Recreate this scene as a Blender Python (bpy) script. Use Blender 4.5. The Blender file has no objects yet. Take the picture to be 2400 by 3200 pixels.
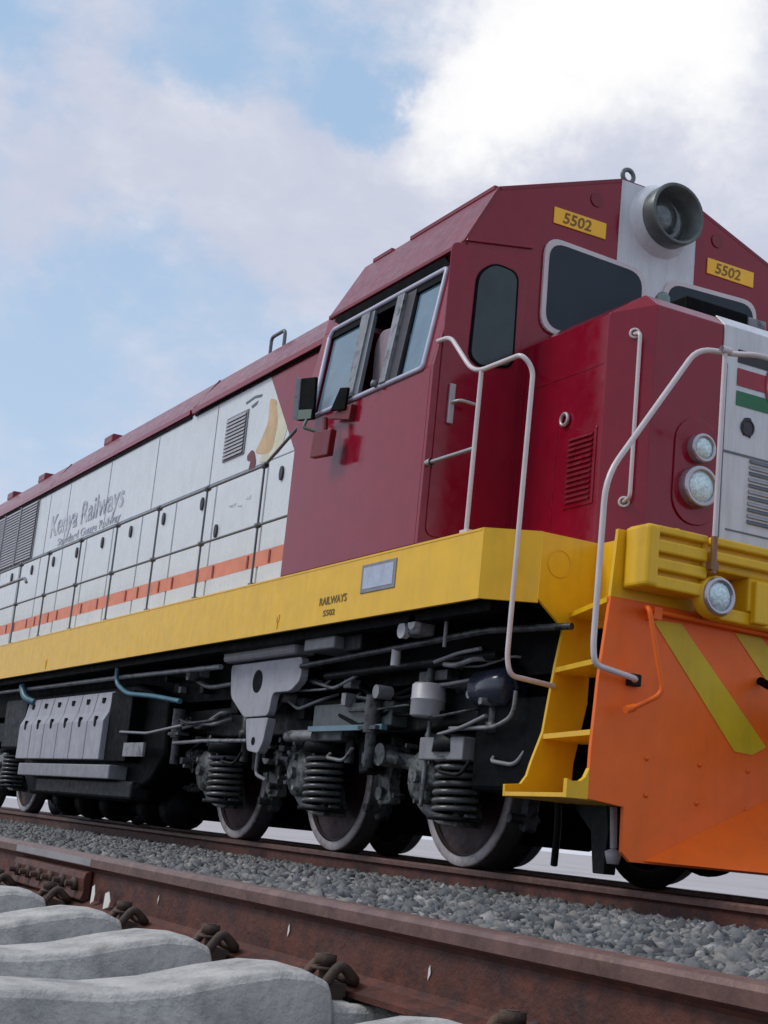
import bpy, bmesh, math, random
import numpy as np
from mathutils import Vector, Matrix
random.seed(7); rng = np.random.default_rng(7)
S = bpy.context.scene
COL = S.collection
PI = math.pi

# ------------------------------------------------------------------ camera
cam_d = bpy.data.cameras.new('camera'); cam = bpy.data.objects.new('camera', cam_d); COL.objects.link(cam)
right = Vector((0.4763, 0.8740, 0.0967)); down = Vector((-0.1393, 0.1836, -0.9731)); fwd = Vector((-0.8682, 0.4500, 0.2092))
fwd.normalize(); right = (right - fwd*right.dot(fwd)).normalized(); up = right.cross(fwd).normalized()
M = Matrix.Identity(4)
for i in range(3):
    M[i][0] = right[i]; M[i][1] = up[i]; M[i][2] = -fwd[i]
M.translation = Vector((8.1556, -5.7866, 0.1507))
cam.matrix_world = M
cam_d.sensor_fit = 'VERTICAL'; cam_d.sensor_height = 32.0; cam_d.lens = 4696.6/3200*32.0
cam_d.clip_start = 0.05; cam_d.clip_end = 6000
S.camera = cam
S.render.resolution_x = 768; S.render.resolution_y = 1024

# ------------------------------------------------------------------ world
SUN = Vector((-0.30, -0.62, 0.72)).normalized()
elev = math.asin(SUN.z)
W = bpy.data.worlds.new('World'); S.world = W; W.use_nodes = True
nt = W.node_tree; N = nt.nodes; L = nt.links; N.clear()
out = N.new('ShaderNodeOutputWorld'); bg = N.new('ShaderNodeBackground'); bg.inputs[1].default_value = 0.12
L.new(bg.outputs[0], out.inputs[0])
sky = N.new('ShaderNodeTexSky'); sky.sky_type = 'NISHITA'; sky.sun_disc = False
sky.sun_elevation = elev; sky.sun_rotation = math.atan2(SUN.x, SUN.y)
sky.air_density = 1.0; sky.dust_density = 1.5; sky.ozone_density = 1.0
tc = N.new('ShaderNodeTexCoord')
def wmath(op, a, b=None, clamp=False):
    n = N.new('ShaderNodeMath'); n.operation = op; n.use_clamp = clamp
    for k, v in enumerate((a, b)):
        if v is None: continue
        if isinstance(v, (int, float)): n.inputs[k].default_value = v
        else: L.new(v, n.inputs[k])
    return n.outputs[0]
def wnoise(scale, detail, rough, dist, off):
    mp = N.new('ShaderNodeMapping'); mp.inputs['Location'].default_value = off; mp.inputs['Scale'].default_value = (1, 1, 1.7)
    L.new(tc.outputs['Generated'], mp.inputs[0])
    n = N.new('ShaderNodeTexNoise'); n.inputs['Scale'].default_value = scale; n.inputs['Detail'].default_value = detail
    n.inputs['Roughness'].default_value = rough; n.inputs['Distortion'].default_value = dist
    L.new(mp.outputs[0], n.inputs['Vector']); return n.outputs[0]
def _unused_lobe(d, r0, r1):
    v = N.new('ShaderNodeVectorMath'); v.operation = 'DISTANCE'; v.inputs[1].default_value = Vector(d).normalized()
    L.new(tc.outputs['Generated'], v.inputs[0])
    m = N.new('ShaderNodeMapRange'); m.interpolation_type = 'SMOOTHSTEP'
    m.inputs[1].default_value = r0; m.inputs[2].default_value = r1; m.inputs[3].default_value = 1; m.inputs[4].default_value = 0
    L.new(v.outputs['Value'], m.inputs[0]); return m.outputs[0]
def wramp(v, a, b):
    m = N.new('ShaderNodeMapRange'); m.interpolation_type = 'SMOOTHSTEP'
    m.inputs[1].default_value = a; m.inputs[2].default_value = b
    L.new(v, m.inputs[0]); return m.outputs[0]
def wmix(f, a, b):
    m = N.new('ShaderNodeMix'); m.data_type = 'RGBA'
    L.new(f, m.inputs['Factor'])
    for k, v in (('A', a), ('B', b)):
        s = [i for i in m.inputs if i.name == k and i.type == 'RGBA'][0]
        if isinstance(v, tuple): s.default_value = (*v, 1)
        else: L.new(v, s)
    return [o for o in m.outputs if o.type == 'RGBA'][0]
warp = N.new('ShaderNodeTexNoise'); warp.inputs['Scale'].default_value = 7.0; warp.inputs['Detail'].default_value = 6; warp.inputs['Roughness'].default_value = 0.62
L.new(tc.outputs['Generated'], warp.inputs['Vector'])
wsub = N.new('ShaderNodeVectorMath'); wsub.operation = 'SUBTRACT'; wsub.inputs[1].default_value = (.5, .5, .5); L.new(warp.outputs['Color'], wsub.inputs[0])
wscl = N.new('ShaderNodeVectorMath'); wscl.operation = 'SCALE'; wscl.inputs['Scale'].default_value = 0.22; L.new(wsub.outputs[0], wscl.inputs[0])
wadd = N.new('ShaderNodeVectorMath'); wadd.operation = 'ADD'; L.new(tc.outputs['Generated'], wadd.inputs[0]); L.new(wscl.outputs[0], wadd.inputs[1])
def lobe(d, r0, r1, k):
    v = N.new('ShaderNodeVectorMath'); v.operation = 'DISTANCE'; v.inputs[1].default_value = Vector(d).normalized(); L.new(wadd.outputs[0], v.inputs[0])
    m = N.new('ShaderNodeMapRange'); m.interpolation_type = 'SMOOTHSTEP'
    m.inputs[1].default_value = r0; m.inputs[2].default_value = r1; m.inputs[3].default_value = k; m.inputs[4].default_value = 0
    L.new(v.outputs['Value'], m.inputs[0]); return m.outputs[0]
n1 = wnoise(3.4, 9, 0.6, 0.3, (3.1, 1.7, 0.4)); n2 = wnoise(11.0, 9, 0.62, 0.2, (0.3, 5.2, 1.1))
n3 = wnoise(30.0, 8, 0.6, 0.3, (1.3, 2.2, 6.1))
cov = wmath('ADD', wmath('ADD', wmath('MULTIPLY', n1, 0.45), wmath('MULTIPLY', n2, 0.52)), wmath('MULTIPLY', n3, 0.20))
for d, r0, r1, k in (((-.708, .503, .496), .02, .24, .22), ((-.781, .449, .434), .02, .12, .20), ((-.861, .258, .438), .01, .09, .20), ((-.845, .339, .415), .01, .09, .20), ((-.902, .198, .383), .01, .08, .16), ((-.806, .430, .406), .0, .09, .14), ((-.73, .55, .41), .02, .14, .18),
                     ((-.787, .360, .501), .0, .065, -.20), ((-.793, .384, .474), .0, .055, -.20), ((-.799, .400, .450), .0, .04, -.18), ((-.865, .175, .470), .0, .05, -.12), ((-.824, .279, .497), .0, .07, -.16), ((-.923, .245, .296), -.0, .10, -.10), ((-.879, .334, .340), -.0, .07, -.06), ((-.948, .221, .230), .0, .12, -.10), ((-.877, .253, .409), .0, .035, -.16)):
    cov = wmath('ADD', cov, lobe(d, r0, r1, k))
mask = wramp(cov, 0.38, 0.74)
shade = wnoise(9.0, 9, 0.62, 0.4, (7.7, 2.2, 3.0))
br = wmath('ADD', wmath('MULTIPLY', shade, 0.62), wmath('MULTIPLY', n3, .10))
for d, r0, r1, k in (((-.708, .503, .500), .01, .15, .55), ((-.775, .445, .450), .0, .09, .32), ((-.73, .55, .41), .0, .10, -.12)):
    br = wmath('ADD', br, lobe(d, r0, r1, k))
br = wramp(br, 0.22, 0.84)
cloud = wmix(br, (4.6, 4.75, 5.7), (8.4, 8.2, 8.0))
hz = N.new('ShaderNodeSeparateXYZ'); L.new(tc.outputs['Generated'], hz.inputs[0])
hsk = wmix(wramp(hz.outputs[2], 0.5, 0.0), (3.15, 4.45, 6.2), (4.4, 5.35, 6.7))
bl = N.new('ShaderNodeMix'); bl.data_type = 'RGBA'; bl.inputs['Factor'].default_value = .85
L.new(sky.outputs[0], [i for i in bl.inputs if i.name == 'A' and i.type == 'RGBA'][0]); L.new(hsk, [i for i in bl.inputs if i.name == 'B' and i.type == 'RGBA'][0])
skyc = [o for o in bl.outputs if o.type == 'RGBA'][0]
L.new(wmix(wmath('MULTIPLY', mask, 0.88), skyc, cloud), bg.inputs[0])

sun_d = bpy.data.lights.new('sun', 'SUN'); sun_d.energy = 1.45; sun_d.angle = math.radians(18); sun_d.color = (1, 0.96, 0.9)
sun = bpy.data.objects.new('sun', sun_d); COL.objects.link(sun)
sun.rotation_euler = SUN.to_track_quat('Z', 'Y').to_euler()
S.view_settings.view_transform = 'Standard'; S.view_settings.look = 'None'
S.view_settings.exposure = 0.12; S.view_settings.gamma = 1; S.view_settings.use_curve_mapping = False

# ------------------------------------------------------------------ materials
MATS = {}
def mat(name, col, rough=0.5, metal=0.0, var=0.12, vs=6.0, bump=0.0, bs=60.0, col2=None, coat=0.0, spec=0.5, dirt=0.0, rvar=0.1, c2t=(0.45, 0.62)):
    if name in MATS: return MATS[name]
    m = bpy.data.materials.new(name); m.use_nodes = True
    t = m.node_tree; n = t.nodes; l = t.links; b = n['Principled BSDF']
    b.inputs['Metallic'].default_value = metal; b.inputs['Specular IOR Level'].default_value = spec
    b.inputs['Coat Weight'].default_value = coat; b.inputs['Coat Roughness'].default_value = 0.10; b.inputs['Coat IOR'].default_value = 1.5
    co = n.new('ShaderNodeTexCoord')
    def noise(s, d=5, r=0.6):
        x = n.new('ShaderNodeTexNoise'); x.inputs['Scale'].default_value = s; x.inputs['Detail'].default_value = d; x.inputs['Roughness'].default_value = r
        l.new(co.outputs['Object'], x.inputs['Vector']); return x.outputs[0]
    def mr(v, a, b_, c, d):
        x = n.new('ShaderNodeMapRange'); x.inputs[1].default_value = a; x.inputs[2].default_value = b_; x.inputs[3].default_value = c; x.inputs[4].default_value = d
        l.new(v, x.inputs[0]); return x.outputs[0]
    def mix(f, a, b_, bt='MIX'):
        x = n.new('ShaderNodeMix'); x.data_type = 'RGBA'; x.blend_type = bt
        if isinstance(f, float): x.inputs['Factor'].default_value = f
        else: l.new(f, x.inputs['Factor'])
        for k, v in (('A', a), ('B', b_)):
            s = [i for i in x.inputs if i.name == k and i.type == 'RGBA'][0]
            if isinstance(v, tuple): s.default_value = (*v, 1)
            else: l.new(v, s)
        return [o for o in x.outputs if o.type == 'RGBA'][0]
    dark = tuple(c*(1-var) for c in col); lite = tuple(min(1, c*(1+var)) for c in col)
    nz = noise(vs); c = mix(mr(nz, .3, .7, 0, 1), dark, lite)
    if col2: c = mix(mr(noise(vs*1.7, 8, .7), c2t[0], c2t[1], 0, 1), c, col2)
    if dirt > 0:
        st = n.new('ShaderNodeMapping'); st.inputs['Scale'].default_value = (9, 9, 0.9); l.new(co.outputs['Object'], st.inputs[0])
        x = n.new('ShaderNodeTexNoise'); x.inputs['Scale'].default_value = 1.6; x.inputs['Detail'].default_value = 6; x.inputs['Roughness'].default_value = .65
        l.new(st.outputs[0], x.inputs['Vector'])
        c = mix(mr(x.outputs[0], .48, .8, 0, dirt), c, (.10, .085, .07))
    l.new(c, b.inputs['Base Color'])
    l.new(mr(noise(vs*2.3), .3, .7, max(.03, rough-rvar), min(1, rough+rvar)), b.inputs['Roughness'])
    if bump > 0:
        bp = n.new('ShaderNodeBump'); bp.inputs['Strength'].default_value = bump; bp.inputs['Distance'].default_value = .01
        l.new(noise(bs, 8, .65), bp.inputs['Height']); l.new(bp.outputs[0], b.inputs['Normal'])
    MATS[name] = m; return m
MAROON = mat('maroon_paint', (.235, .0025, .018), .16, var=.08, coat=.12, bump=.12, bs=1.8, dirt=.08, spec=.42)
MAROON2 = mat('maroon_roof_paint', (.19, .004, .016), .32, var=.15, coat=.1, bump=.05, bs=9, dirt=.2, spec=.4)
WHITE = mat('white_paint', (.65, .69, .715), .34, var=.05, coat=.2, bump=.06, bs=3, dirt=.14)
WHITE2 = mat('white_nose_paint', (.62, .63, .65), .35, var=.05, coat=.2, dirt=.3)
YELLOW = mat('yellow_paint', (.80, .46, .012), .38, var=.07, coat=.1, bump=.08, bs=3, dirt=.14, spec=.35)
ORANGE = mat('orange_paint', (.92, .150, .010), .42, var=.06, coat=.05, bump=.08, bs=4, dirt=.12, spec=.35)
STRIPE_Y = mat('yellow_stripe_paint', (.66, .45, .012), .40, var=.08, dirt=.18, spec=.35)
STRIPE_O = mat('orange_line_paint', (.72, .22, .11), .4, var=.12, dirt=.15)
GREYF = mat('grey_frame_paint', (.060, .064, .070), .40, var=.35, vs=9, bump=.35, bs=30, col2=(.008, .008, .008), c2t=(.46, .60), spec=.35)
GREYL = mat('light_grey_metal', (.20, .205, .22), .38, var=.25, bump=.1, bs=40, col2=(.02, .02, .02), c2t=(.50, .66))
GREYP = mat('pale_grey_paint', (.21, .215, .235), .42, var=.15, bump=.12, dirt=.45)
BLACK = mat('black_paint', (.002, .0022, .003), .6, var=.3, bump=.2, bs=30, spec=.08)
DARK = mat('dark_grime', (.006, .007, .008), .5, var=.3, bump=.4, bs=22, col2=(.04, .04, .036), c2t=(.56, .72), spec=.2)
STEEL = mat('worn_steel', (.40, .38, .38), .36, .55, var=.15, bump=.05)
TYRE = mat('painted_tyre', (.46, .42, .42), .45, 0, var=.15, col2=(.22, .17, .15), c2t=(.48, .68))
HUB = mat('wheel_red_oxide', (.030, .006, .009), .6, var=.45, vs=8, bump=.3)
RAILW = mat('rail_rust', (.110, .032, .018), .6, .05, var=.35, vs=9, bump=.5, bs=45, col2=(.035, .017, .015), c2t=(.45, .68))
CAST = mat('casting_grey_green', (.12, .132, .128), .36, var=.35, vs=11, bump=.5, bs=28, col2=(.008, .008, .008), c2t=(.47, .60))
SPRING = mat('spring_steel_paint', (.085, .09, .09), .28, var=.3, bump=.1)
BRK = mat('bracket_grey_paint', (.33, .33, .37), .42, var=.10, bump=.1, dirt=.4)
SLAT = mat('grille_slat_grey', (.34, .34, .37), .5, var=.1, vs=20)
RAILH = mat('rail_head_worn', (.155, .085, .072), .40, .25, var=.3, vs=14, bump=.2, bs=60, col2=(.26, .14, .09), c2t=(.54, .72))
CLIP = mat('clip_rust', (.07, .045, .035), .7, .1, var=.3, bump=.5, bs=60, col2=(.10, .055, .03))
CONC = mat('sleeper_concrete', (.52, .50, .465), .9, var=.16, vs=6, bump=1.0, bs=42, col2=(.30, .295, .285), c2t=(.46, .66), dirt=.3)
PALER = mat('handrail_paint', (.60, .53, .53), .30, var=.08, coat=.2)
DRAIL = mat('grey_railing_paint', (.12, .135, .155), .4, var=.1)
GLASSD = mat('dark_window_glass', (.012, .022, .034), .05, var=.25, vs=2, spec=.30, rvar=.02)
GLASSS = mat('sky_tinted_side_glass', (.11, .19, .25), .06, var=.15, spec=1.0, rvar=.02)  # blue of the reflected sky is put into the base colour
PLATEY = mat('number_plate_yellow', (.95, .50, .022), .4, var=.06)
INK = mat('dark_lettering', (.03, .025, .035), .5, var=.1)
INKG = mat('grey_lettering', (.26, .27, .36), .5, var=.35, vs=5, col2=(.58, .61, .64), c2t=(.40, .60))
INKO = mat('olive_lettering', (.16, .12, .03), .5, var=.2)
INKP = mat('plate_digit_brown', (.20, .10, .01), .5, var=.1)
FRED = mat('flag_red', (.30, .012, .03), .4); FGRN = mat('flag_green', (.008, .14, .05), .4); FBLK = mat('flag_black', (.012, .012, .014), .4)
REDM = mat('red_board_paint', (.15, .005, .008), .35, var=.15)
REFLM = mat('pink_reflection', (.26, .20, .23), .8, var=.2)  # colour of the reflection seen in the side window
GOLD = mat('swoosh_gold', (.56, .38, .20), .45, var=.25, vs=5); GOLD2 = mat('swoosh_pale_yellow', (.62, .60, .44), .45, var=.15)
CYAN = mat('blue_hose_rubber', (.05, .15, .20), .4, var=.2)
SILV = mat('maker_plate', (.42, .46, .55), .3, .3, var=.15, vs=12)
LENS = mat('lamp_lens', (.60, .74, .80), .10, .3, var=.35, vs=60, bump=.5, bs=90, spec=.9)
CHROME = mat('lamp_rim', (.45, .42, .45), .22, .7, var=.1)
LAMPD = mat('headlamp_inner', (.12, .13, .13), .22, .5, var=.4, vs=25)
LAMPK = mat('headlamp_shell', (.11, .125, .12), .35, .2, var=.3)
MESHG = mat('vent_mesh_grey', (.36, .36, .39), .5, .1, var=.15, vs=20)
INT = mat('cab_interior', (.04, .042, .05), .8)
PALEG = mat('canister_paint', (.45, .45, .48), .4, var=.1)
PAINTW = mat('white_paint_mark', (.75, .74, .70), .6)
GROUND = mat('pale_dusty_ground', (.44, .40, .40), .95, var=.12, vs=.15, bump=.2, bs=3, col2=(.33, .31, .30), c2t=(.5, .7))
BED = mat('ballast_bed', (.025, .026, .028), .95, var=.4, vs=25, bump=1.0, bs=40)  # near-black colour carries the shade between the stones
STONE = None

# ------------------------------------------------------------------ mesh helpers
class MB:
    def __init__(s): s.v = []; s.f = []; s.sm = []
    def add(s, vs, fs, smooth=False):
        o = len(s.v); s.v += [tuple(map(float, p)) for p in vs]; s.f += [tuple(i+o for i in f) for f in fs]; s.sm += [smooth]*len(fs); return s
    def box(s, x0, x1, y0, y1, z0, z1):
        x0, x1 = sorted((x0, x1)); y0, y1 = sorted((y0, y1)); z0, z1 = sorted((z0, z1))
        v = [(x, y, z) for x in (x0, x1) for y in (y0, y1) for z in (z0, z1)]
        return s.add(v, [(0, 1, 3, 2), (4, 6, 7, 5), (0, 4, 5, 1), (2, 3, 7, 6), (0, 2, 6, 4), (1, 5, 7, 3)])
    def prism(s, pts, axis, a, b):
        n = len(pts); ar = sum(pts[i][0]*pts[(i+1) % n][1]-pts[(i+1) % n][0]*pts[i][1] for i in range(n))
        if ar < 0: pts = pts[::-1]
        if axis == 'y': a, b = max(a, b), min(a, b)
        else: a, b = min(a, b), max(a, b)
        def P(p, c): return {'x': (c, p[0], p[1]), 'y': (p[0], c, p[1]), 'z': (p[0], p[1], c)}[axis]
        v = [P(p, a) for p in pts]+[P(p, b) for p in pts]
        f = [tuple(range(n-1, -1, -1)), tuple(range(n, 2*n))]+[(i, (i+1) % n, n+(i+1) % n, n+i) for i in range(n)]
        return s.add(v, f)
    def tube(s, path, r, n=10, bend=0.0, cap=True):
        P = [Vector(p) for p in path]
        if bend > 0 and len(P) > 2:
            Q = [P[0]]
            for i in range(1, len(P)-1):
                a = (P[i-1]-P[i]); c = (P[i+1]-P[i]); d = min(bend, a.length*.48, c.length*.48)
                A = P[i]+a.normalized()*d; B = P[i]+c.normalized()*d
                for k in range(6):
                    t = k/5; Q.append(A*(1-t)**2+P[i]*2*t*(1-t)+B*t*t)
            Q.append(P[-1]); P = Q
        vs = []; m = len(P); u = None
        for i, p in enumerate(P):
            t = (P[min(i+1, m-1)]-P[max(i-1, 0)])
            if t.length < 1e-9: t = Vector((0, 0, 1))
            t.normalize()
            if u is None: u = t.orthogonal().normalized()
            else:
                u = u-t*u.dot(t); u.normalize()
            w = t.cross(u)
            rr = r[i] if isinstance(r, (list, tuple)) else r
            vs += [p+(u*math.cos(2*PI*k/n)+w*math.sin(2*PI*k/n))*rr for k in range(n)]
        fs = [(i*n+k, i*n+(k+1) % n, (i+1)*n+(k+1) % n, (i+1)*n+k) for i in range(m-1) for k in range(n)]
        s.add(vs, fs, True)
        if cap:
            s.add([vs[k] for k in range(n)], [tuple(range(n-1, -1, -1))]); s.add(vs[-n:], [tuple(range(n))])
        return s
    def lathe(s, prof, c, axis, n=32):
        # prof: (along, radius)
        c = Vector(c); A = Vector({'x': (1, 0, 0), 'y': (0, 1, 0), 'z': (0, 0, 1)}[axis]) if isinstance(axis, str) else Vector(axis).normalized()
        u = A.orthogonal().normalized(); w = A.cross(u); vs = []
        for (h, r) in prof:
            vs += [c+A*h+(u*math.cos(2*PI*k/n)+w*math.sin(2*PI*k/n))*max(r, 1e-4) for k in range(n)]
        fs = [(i*n+k, i*n+(k+1) % n, (i+1)*n+(k+1) % n, (i+1)*n+k) for i in range(len(prof)-1) for k in range(n)]
        return s.add(vs, fs, True)
    def cyl(s, p0, p1, r, n=20): return s.tube([p0, p1], r, n)
    def ring(s, c, axis, R, r, n=24, m=8):
        c = Vector(c); A = Vector(axis).normalized(); u = A.orthogonal().normalized(); w = A.cross(u)
        return s.tube([c+(u*math.cos(2*PI*k/n)+w*math.sin(2*PI*k/n))*R for k in range(n+1)], r, m, cap=False)
    def coil(s, c, R, r, z0, z1, turns, n=18):
        m = int(turns*n)
        return s.tube([(c[0]+R*math.cos(2*PI*i/n), c[1]+R*math.sin(2*PI*i/n), z0+(z1-z0)*i/m) for i in range(m+1)], r, 8)
    def quad(s, a, b, c, d, t, nrm):
        # thick quad: outer face given, thickness t inward (along -nrm)
        n_ = Vector(nrm).normalized()*t; o = [Vector(p) for p in (a, b, c, d)]; i = [p-n_ for p in o]
        s.add(o+i, [(0, 1, 2, 3), (7, 6, 5, 4), (0, 4, 5, 1), (1, 5, 6, 2), (2, 6, 7, 3), (3, 7, 4, 0)]); return s
def part(name, mb, m, parent=None, bevel=0.0, label=None, kind=None, seg=2):
    me = bpy.data.meshes.new(name); me.from_pydata(mb.v, [], mb.f); 
    me.polygons.foreach_set('use_smooth', mb.sm); me.materials.append(m)
    bm = bmesh.new(); bm.from_mesh(me); bmesh.ops.recalc_face_normals(bm, faces=bm.faces); bm.to_mesh(me); bm.free()
    o = bpy.data.objects.new(name, me); COL.objects.link(o)
    if parent: o.parent = parent
    if bevel > 0:
        b = o.modifiers.new('bevel', 'BEVEL'); b.width = bevel; b.segments = seg; b.limit_method = 'ANGLE'; b.angle_limit = math.radians(40)
    if label: o['label'] = label
    if kind: o['kind'] = kind
    return o
def empty(name, loc=(0, 0, 0), label=None, cat=None, group=None):
    o = bpy.data.objects.new(name, None); COL.objects.link(o); o.location = loc; o.empty_display_size = .2
    if label: o['label'] = label
    if cat: o['category'] = cat
    if group: o['group'] = group
    return o
def tag(o, label=None, cat=None, group=None, kind=None):
    for k, v in (('label', label), ('category', cat), ('group', group), ('kind', kind)):
        if v: o[k] = v
    return o
def dup(o, off, parent=None):
    c = o.copy(); COL.objects.link(c); c.parent = parent
    if parent is None or o.parent == parent: c.location = Vector(o.location)+Vector(off)
    for ch in [x for x in bpy.data.objects if x.parent == o]:
        dup(ch, (0, 0, 0), c)
    return c
def rrect(x0, x1, z0, z1, r, n=5):
    p = []
    for cx, cz, a in ((x1-r, z1-r, 0), (x0+r, z1-r, 90), (x0+r, z0+r, 180), (x1-r, z0+r, 270)):
        for k in range(n+1):
            t = math.radians(a+90*k/n); p.append((cx+r*math.cos(t), cz+r*math.sin(t)))
    return p
def rpoly(pts, r, n=4):
    out = []; m = len(pts)
    for i in range(m):
        P = Vector(pts[i]); a = Vector(pts[i-1])-P; c = Vector(pts[(i+1) % m])-P; d = min(r, a.length*.45, c.length*.45)
        A = P+a.normalized()*d; B = P+c.normalized()*d
        for k in range(n+1):
            t = k/n; q = A*(1-t)**2+P*2*t*(1-t)+B*t*t; out.append((q.x, q.y))
    return out
def text_part(name, body, size, m, parent, origin, xdir, zdir, ext=.0015, sx=1.0, shear=0.0):
    cu = bpy.data.curves.new(name, 'FONT'); cu.body = body; cu.size = size; cu.extrude = ext; cu.align_x = 'LEFT'; cu.shear = shear
    cu.resolution_u = 3; cu.offset = size*.012
    t = bpy.data.objects.new('tmp', cu); COL.objects.link(t)
    dg = bpy.context.evaluated_depsgraph_get(); me = bpy.data.meshes.new_from_object(t.evaluated_get(dg)); bpy.data.objects.remove(t)
    X = Vector(xdir).normalized(); Z = Vector(zdir).normalized(); Nn = X.cross(Z)
    MM = Matrix(((X.x*sx, Z.x, Nn.x, origin[0]), (X.y*sx, Z.y, Nn.y, origin[1]), (X.z*sx, Z.z, Nn.z, origin[2]), (0, 0, 0, 1)))
    me.transform(MM); me.materials.clear(); me.materials.append(m); me.name = name
    o = bpy.data.objects.new(name, me); COL.objects.link(o); o.parent = parent; return o

# ------------------------------------------------------------------ setting: ground and ballast
gnd = MB(); gnd.add([(-3000, -3000, -.46), (3000, -3000, -.46), (3000, 3000, -.46), (-3000, 3000, -.46)], [(0, 1, 2, 3)])
tag(part('ground', gnd, GROUND), 'pale dusty flat ground reaching to the horizon behind the locomotive', kind='structure')
def bedz(y):
    pts = [(-9.5, -.46), (-8.2, -.36), (-7.0, -.35), (-4.36, -.35), (-4.24, -.28), (-4.15, -.150), (-3.2, -.135), (-1.5, -.125), (-.9, -.135), (-.6, -.15), (.6, -.15), (1.9, -.15), (3.1, -.46)]
    if y <= pts[0][0] or y >= pts[-1][0]: return -.46
    for (a, za), (b, zb) in zip(pts, pts[1:]):
        if a <= y <= b: return za+(zb-za)*(y-a)/(b-a)
bd = MB(); ys = np.concatenate([np.linspace(-9.5, -4.4, 12), [-4.34, -4.25, -4.16], np.linspace(-4, 3.1, 24)]); xs = np.linspace(-90, 14, 120)
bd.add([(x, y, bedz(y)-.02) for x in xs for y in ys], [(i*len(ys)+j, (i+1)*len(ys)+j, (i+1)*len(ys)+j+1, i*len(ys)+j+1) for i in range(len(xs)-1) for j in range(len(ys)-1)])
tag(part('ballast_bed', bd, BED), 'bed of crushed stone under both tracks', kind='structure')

def stone_mat():
    m = bpy.data.materials.new('ballast_stone'); m.use_nodes = True; t = m.node_tree; n = t.nodes; l = t.links; b = n['Principled BSDF']
    b.inputs['Roughness'].default_value = .8
    at = n.new('ShaderNodeAttribute'); at.attribute_name = 'tone'
    r = n.new('ShaderNodeValToRGB'); l.new(at.outputs['Fac'], r.inputs[0])
    r.color_ramp.elements[0].color = (.05, .052, .054, 1); r.color_ramp.elements[1].color = (.56, .56, .55, 1)
    e = r.color_ramp.elements.new(.5); e.color = (.21, .217, .22, 1)
    e2 = r.color_ramp.elements.new(.85); e2.color = (.33, .30, .27, 1)
    co = n.new('ShaderNodeTexCoord'); nz = n.new('ShaderNodeTexNoise'); nz.inputs['Scale'].default_value = 70; nz.inputs['Detail'].default_value = 6
    l.new(co.outputs['Object'], nz.inputs['Vector'])
    mx = n.new('ShaderNodeMix'); mx.data_type = 'RGBA'; mx.blend_type = 'MULTIPLY'; mx.inputs['Factor'].default_value = .6
    A = [i for i in mx.inputs if i.name == 'A' and i.type == 'RGBA'][0]; B = [i for i in mx.inputs if i.name == 'B' and i.type == 'RGBA'][0]
    l.new(r.outputs[0], A); l.new(nz.outputs[0], B); l.new([o for o in mx.outputs if o.type == 'RGBA'][0], b.inputs['Base Color'])
    bp = n.new('ShaderNodeBump'); bp.inputs['Strength'].default_value = .5; bp.inputs['Distance'].default_value = .004
    l.new(nz.outputs[0], bp.inputs['Height']); l.new(bp.outputs[0], b.inputs['Normal']); return m
STONE = stone_mat()
def stones(name, label, pos, size):
    n = len(pos); phi = (1+5**.5)/2
    base = np.array([(-1, phi, 0), (1, phi, 0), (-1, -phi, 0), (1, -phi, 0), (0, -1, phi), (0, 1, phi), (0, -1, -phi), (0, 1, -phi), (phi, 0, -1), (phi, 0, 1), (-phi, 0, -1), (-phi, 0, 1)])/1.9
    fc = np.array([(0, 11, 5), (0, 5, 1), (0, 1, 7), (0, 7, 10), (0, 10, 11), (1, 5, 9), (5, 11, 4), (11, 10, 2), (10, 7, 6), (7, 1, 8), (3, 9, 4), (3, 4, 2), (3, 2, 6), (3, 6, 8), (3, 8, 9), (4, 9, 5), (2, 4, 11), (6, 2, 10), (8, 6, 7), (9, 8, 1)])
    v = base[None]*(1+rng.uniform(-.48, .38, (n, 12, 1))); v = v*rng.uniform(.5, 1.35, (n, 1, 3))
    q = rng.normal(size=(n, 4)); q /= np.linalg.norm(q, axis=1)[:, None]; w, x, y, z = q.T
    R = np.stack([1-2*(y*y+z*z), 2*(x*y-z*w), 2*(x*z+y*w), 2*(x*y+z*w), 1-2*(x*x+z*z), 2*(y*z-x*w), 2*(x*z-y*w), 2*(y*z+x*w), 1-2*(x*x+y*y)], 1).reshape(n, 3, 3)
    v = np.einsum('nij,nkj->nki', R, v)*size[:, None, None]+pos[:, None, :]
    F = (fc[None]+12*np.arange(n)[:, None, None]).reshape(-1)
    me = bpy.data.meshes.new(name); me.vertices.add(n*12); me.vertices.foreach_set('co', v.reshape(-1).astype(np.float32))
    me.loops.add(len(F)); me.loops.foreach_set('vertex_index', F.astype(np.int32)); me.polygons.add(n*20)
    me.polygons.foreach_set('loop_start', np.arange(0, n*60, 3, dtype=np.int32))
    try: me.polygons.foreach_set('loop_total', np.full(n*20, 3, dtype=np.int32))
    except Exception: pass
    me.update(calc_edges=True); me.validate()
    a = me.attributes.new('tone', 'FLOAT', 'POINT'); a.data.foreach_set('value', np.repeat(rng.beta(2, 2.2, n), 12).astype(np.float32))
    me.materials.append(STONE)
    o = bpy.data.objects.new(name, me); COL.objects.link(o); tag(o, label, kind='stuff'); return o
def scatter(x0, x1, y0, y1, dens, s0, s1, lift=0.0, fn=None):
    n = int((x1-x0)*(y1-y0)*dens); X = rng.uniform(x0, x1, n); Y = rng.uniform(y0, y1, n)
    Z = np.array([bedz(y) for y in Y])+rng.uniform(-.018, .016, n)+lift
    return np.stack([X, Y, Z], 1), rng.uniform(s0, s1, n)
A1 = scatter(-1, 8, -4.14, -.84, 1250, .010, .034); A2 = scatter(-14, -1, -4.14, -.84, 850, .012, .025); A3 = scatter(-45, -14, -4.17, -.84, 150, .02, .035)
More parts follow.
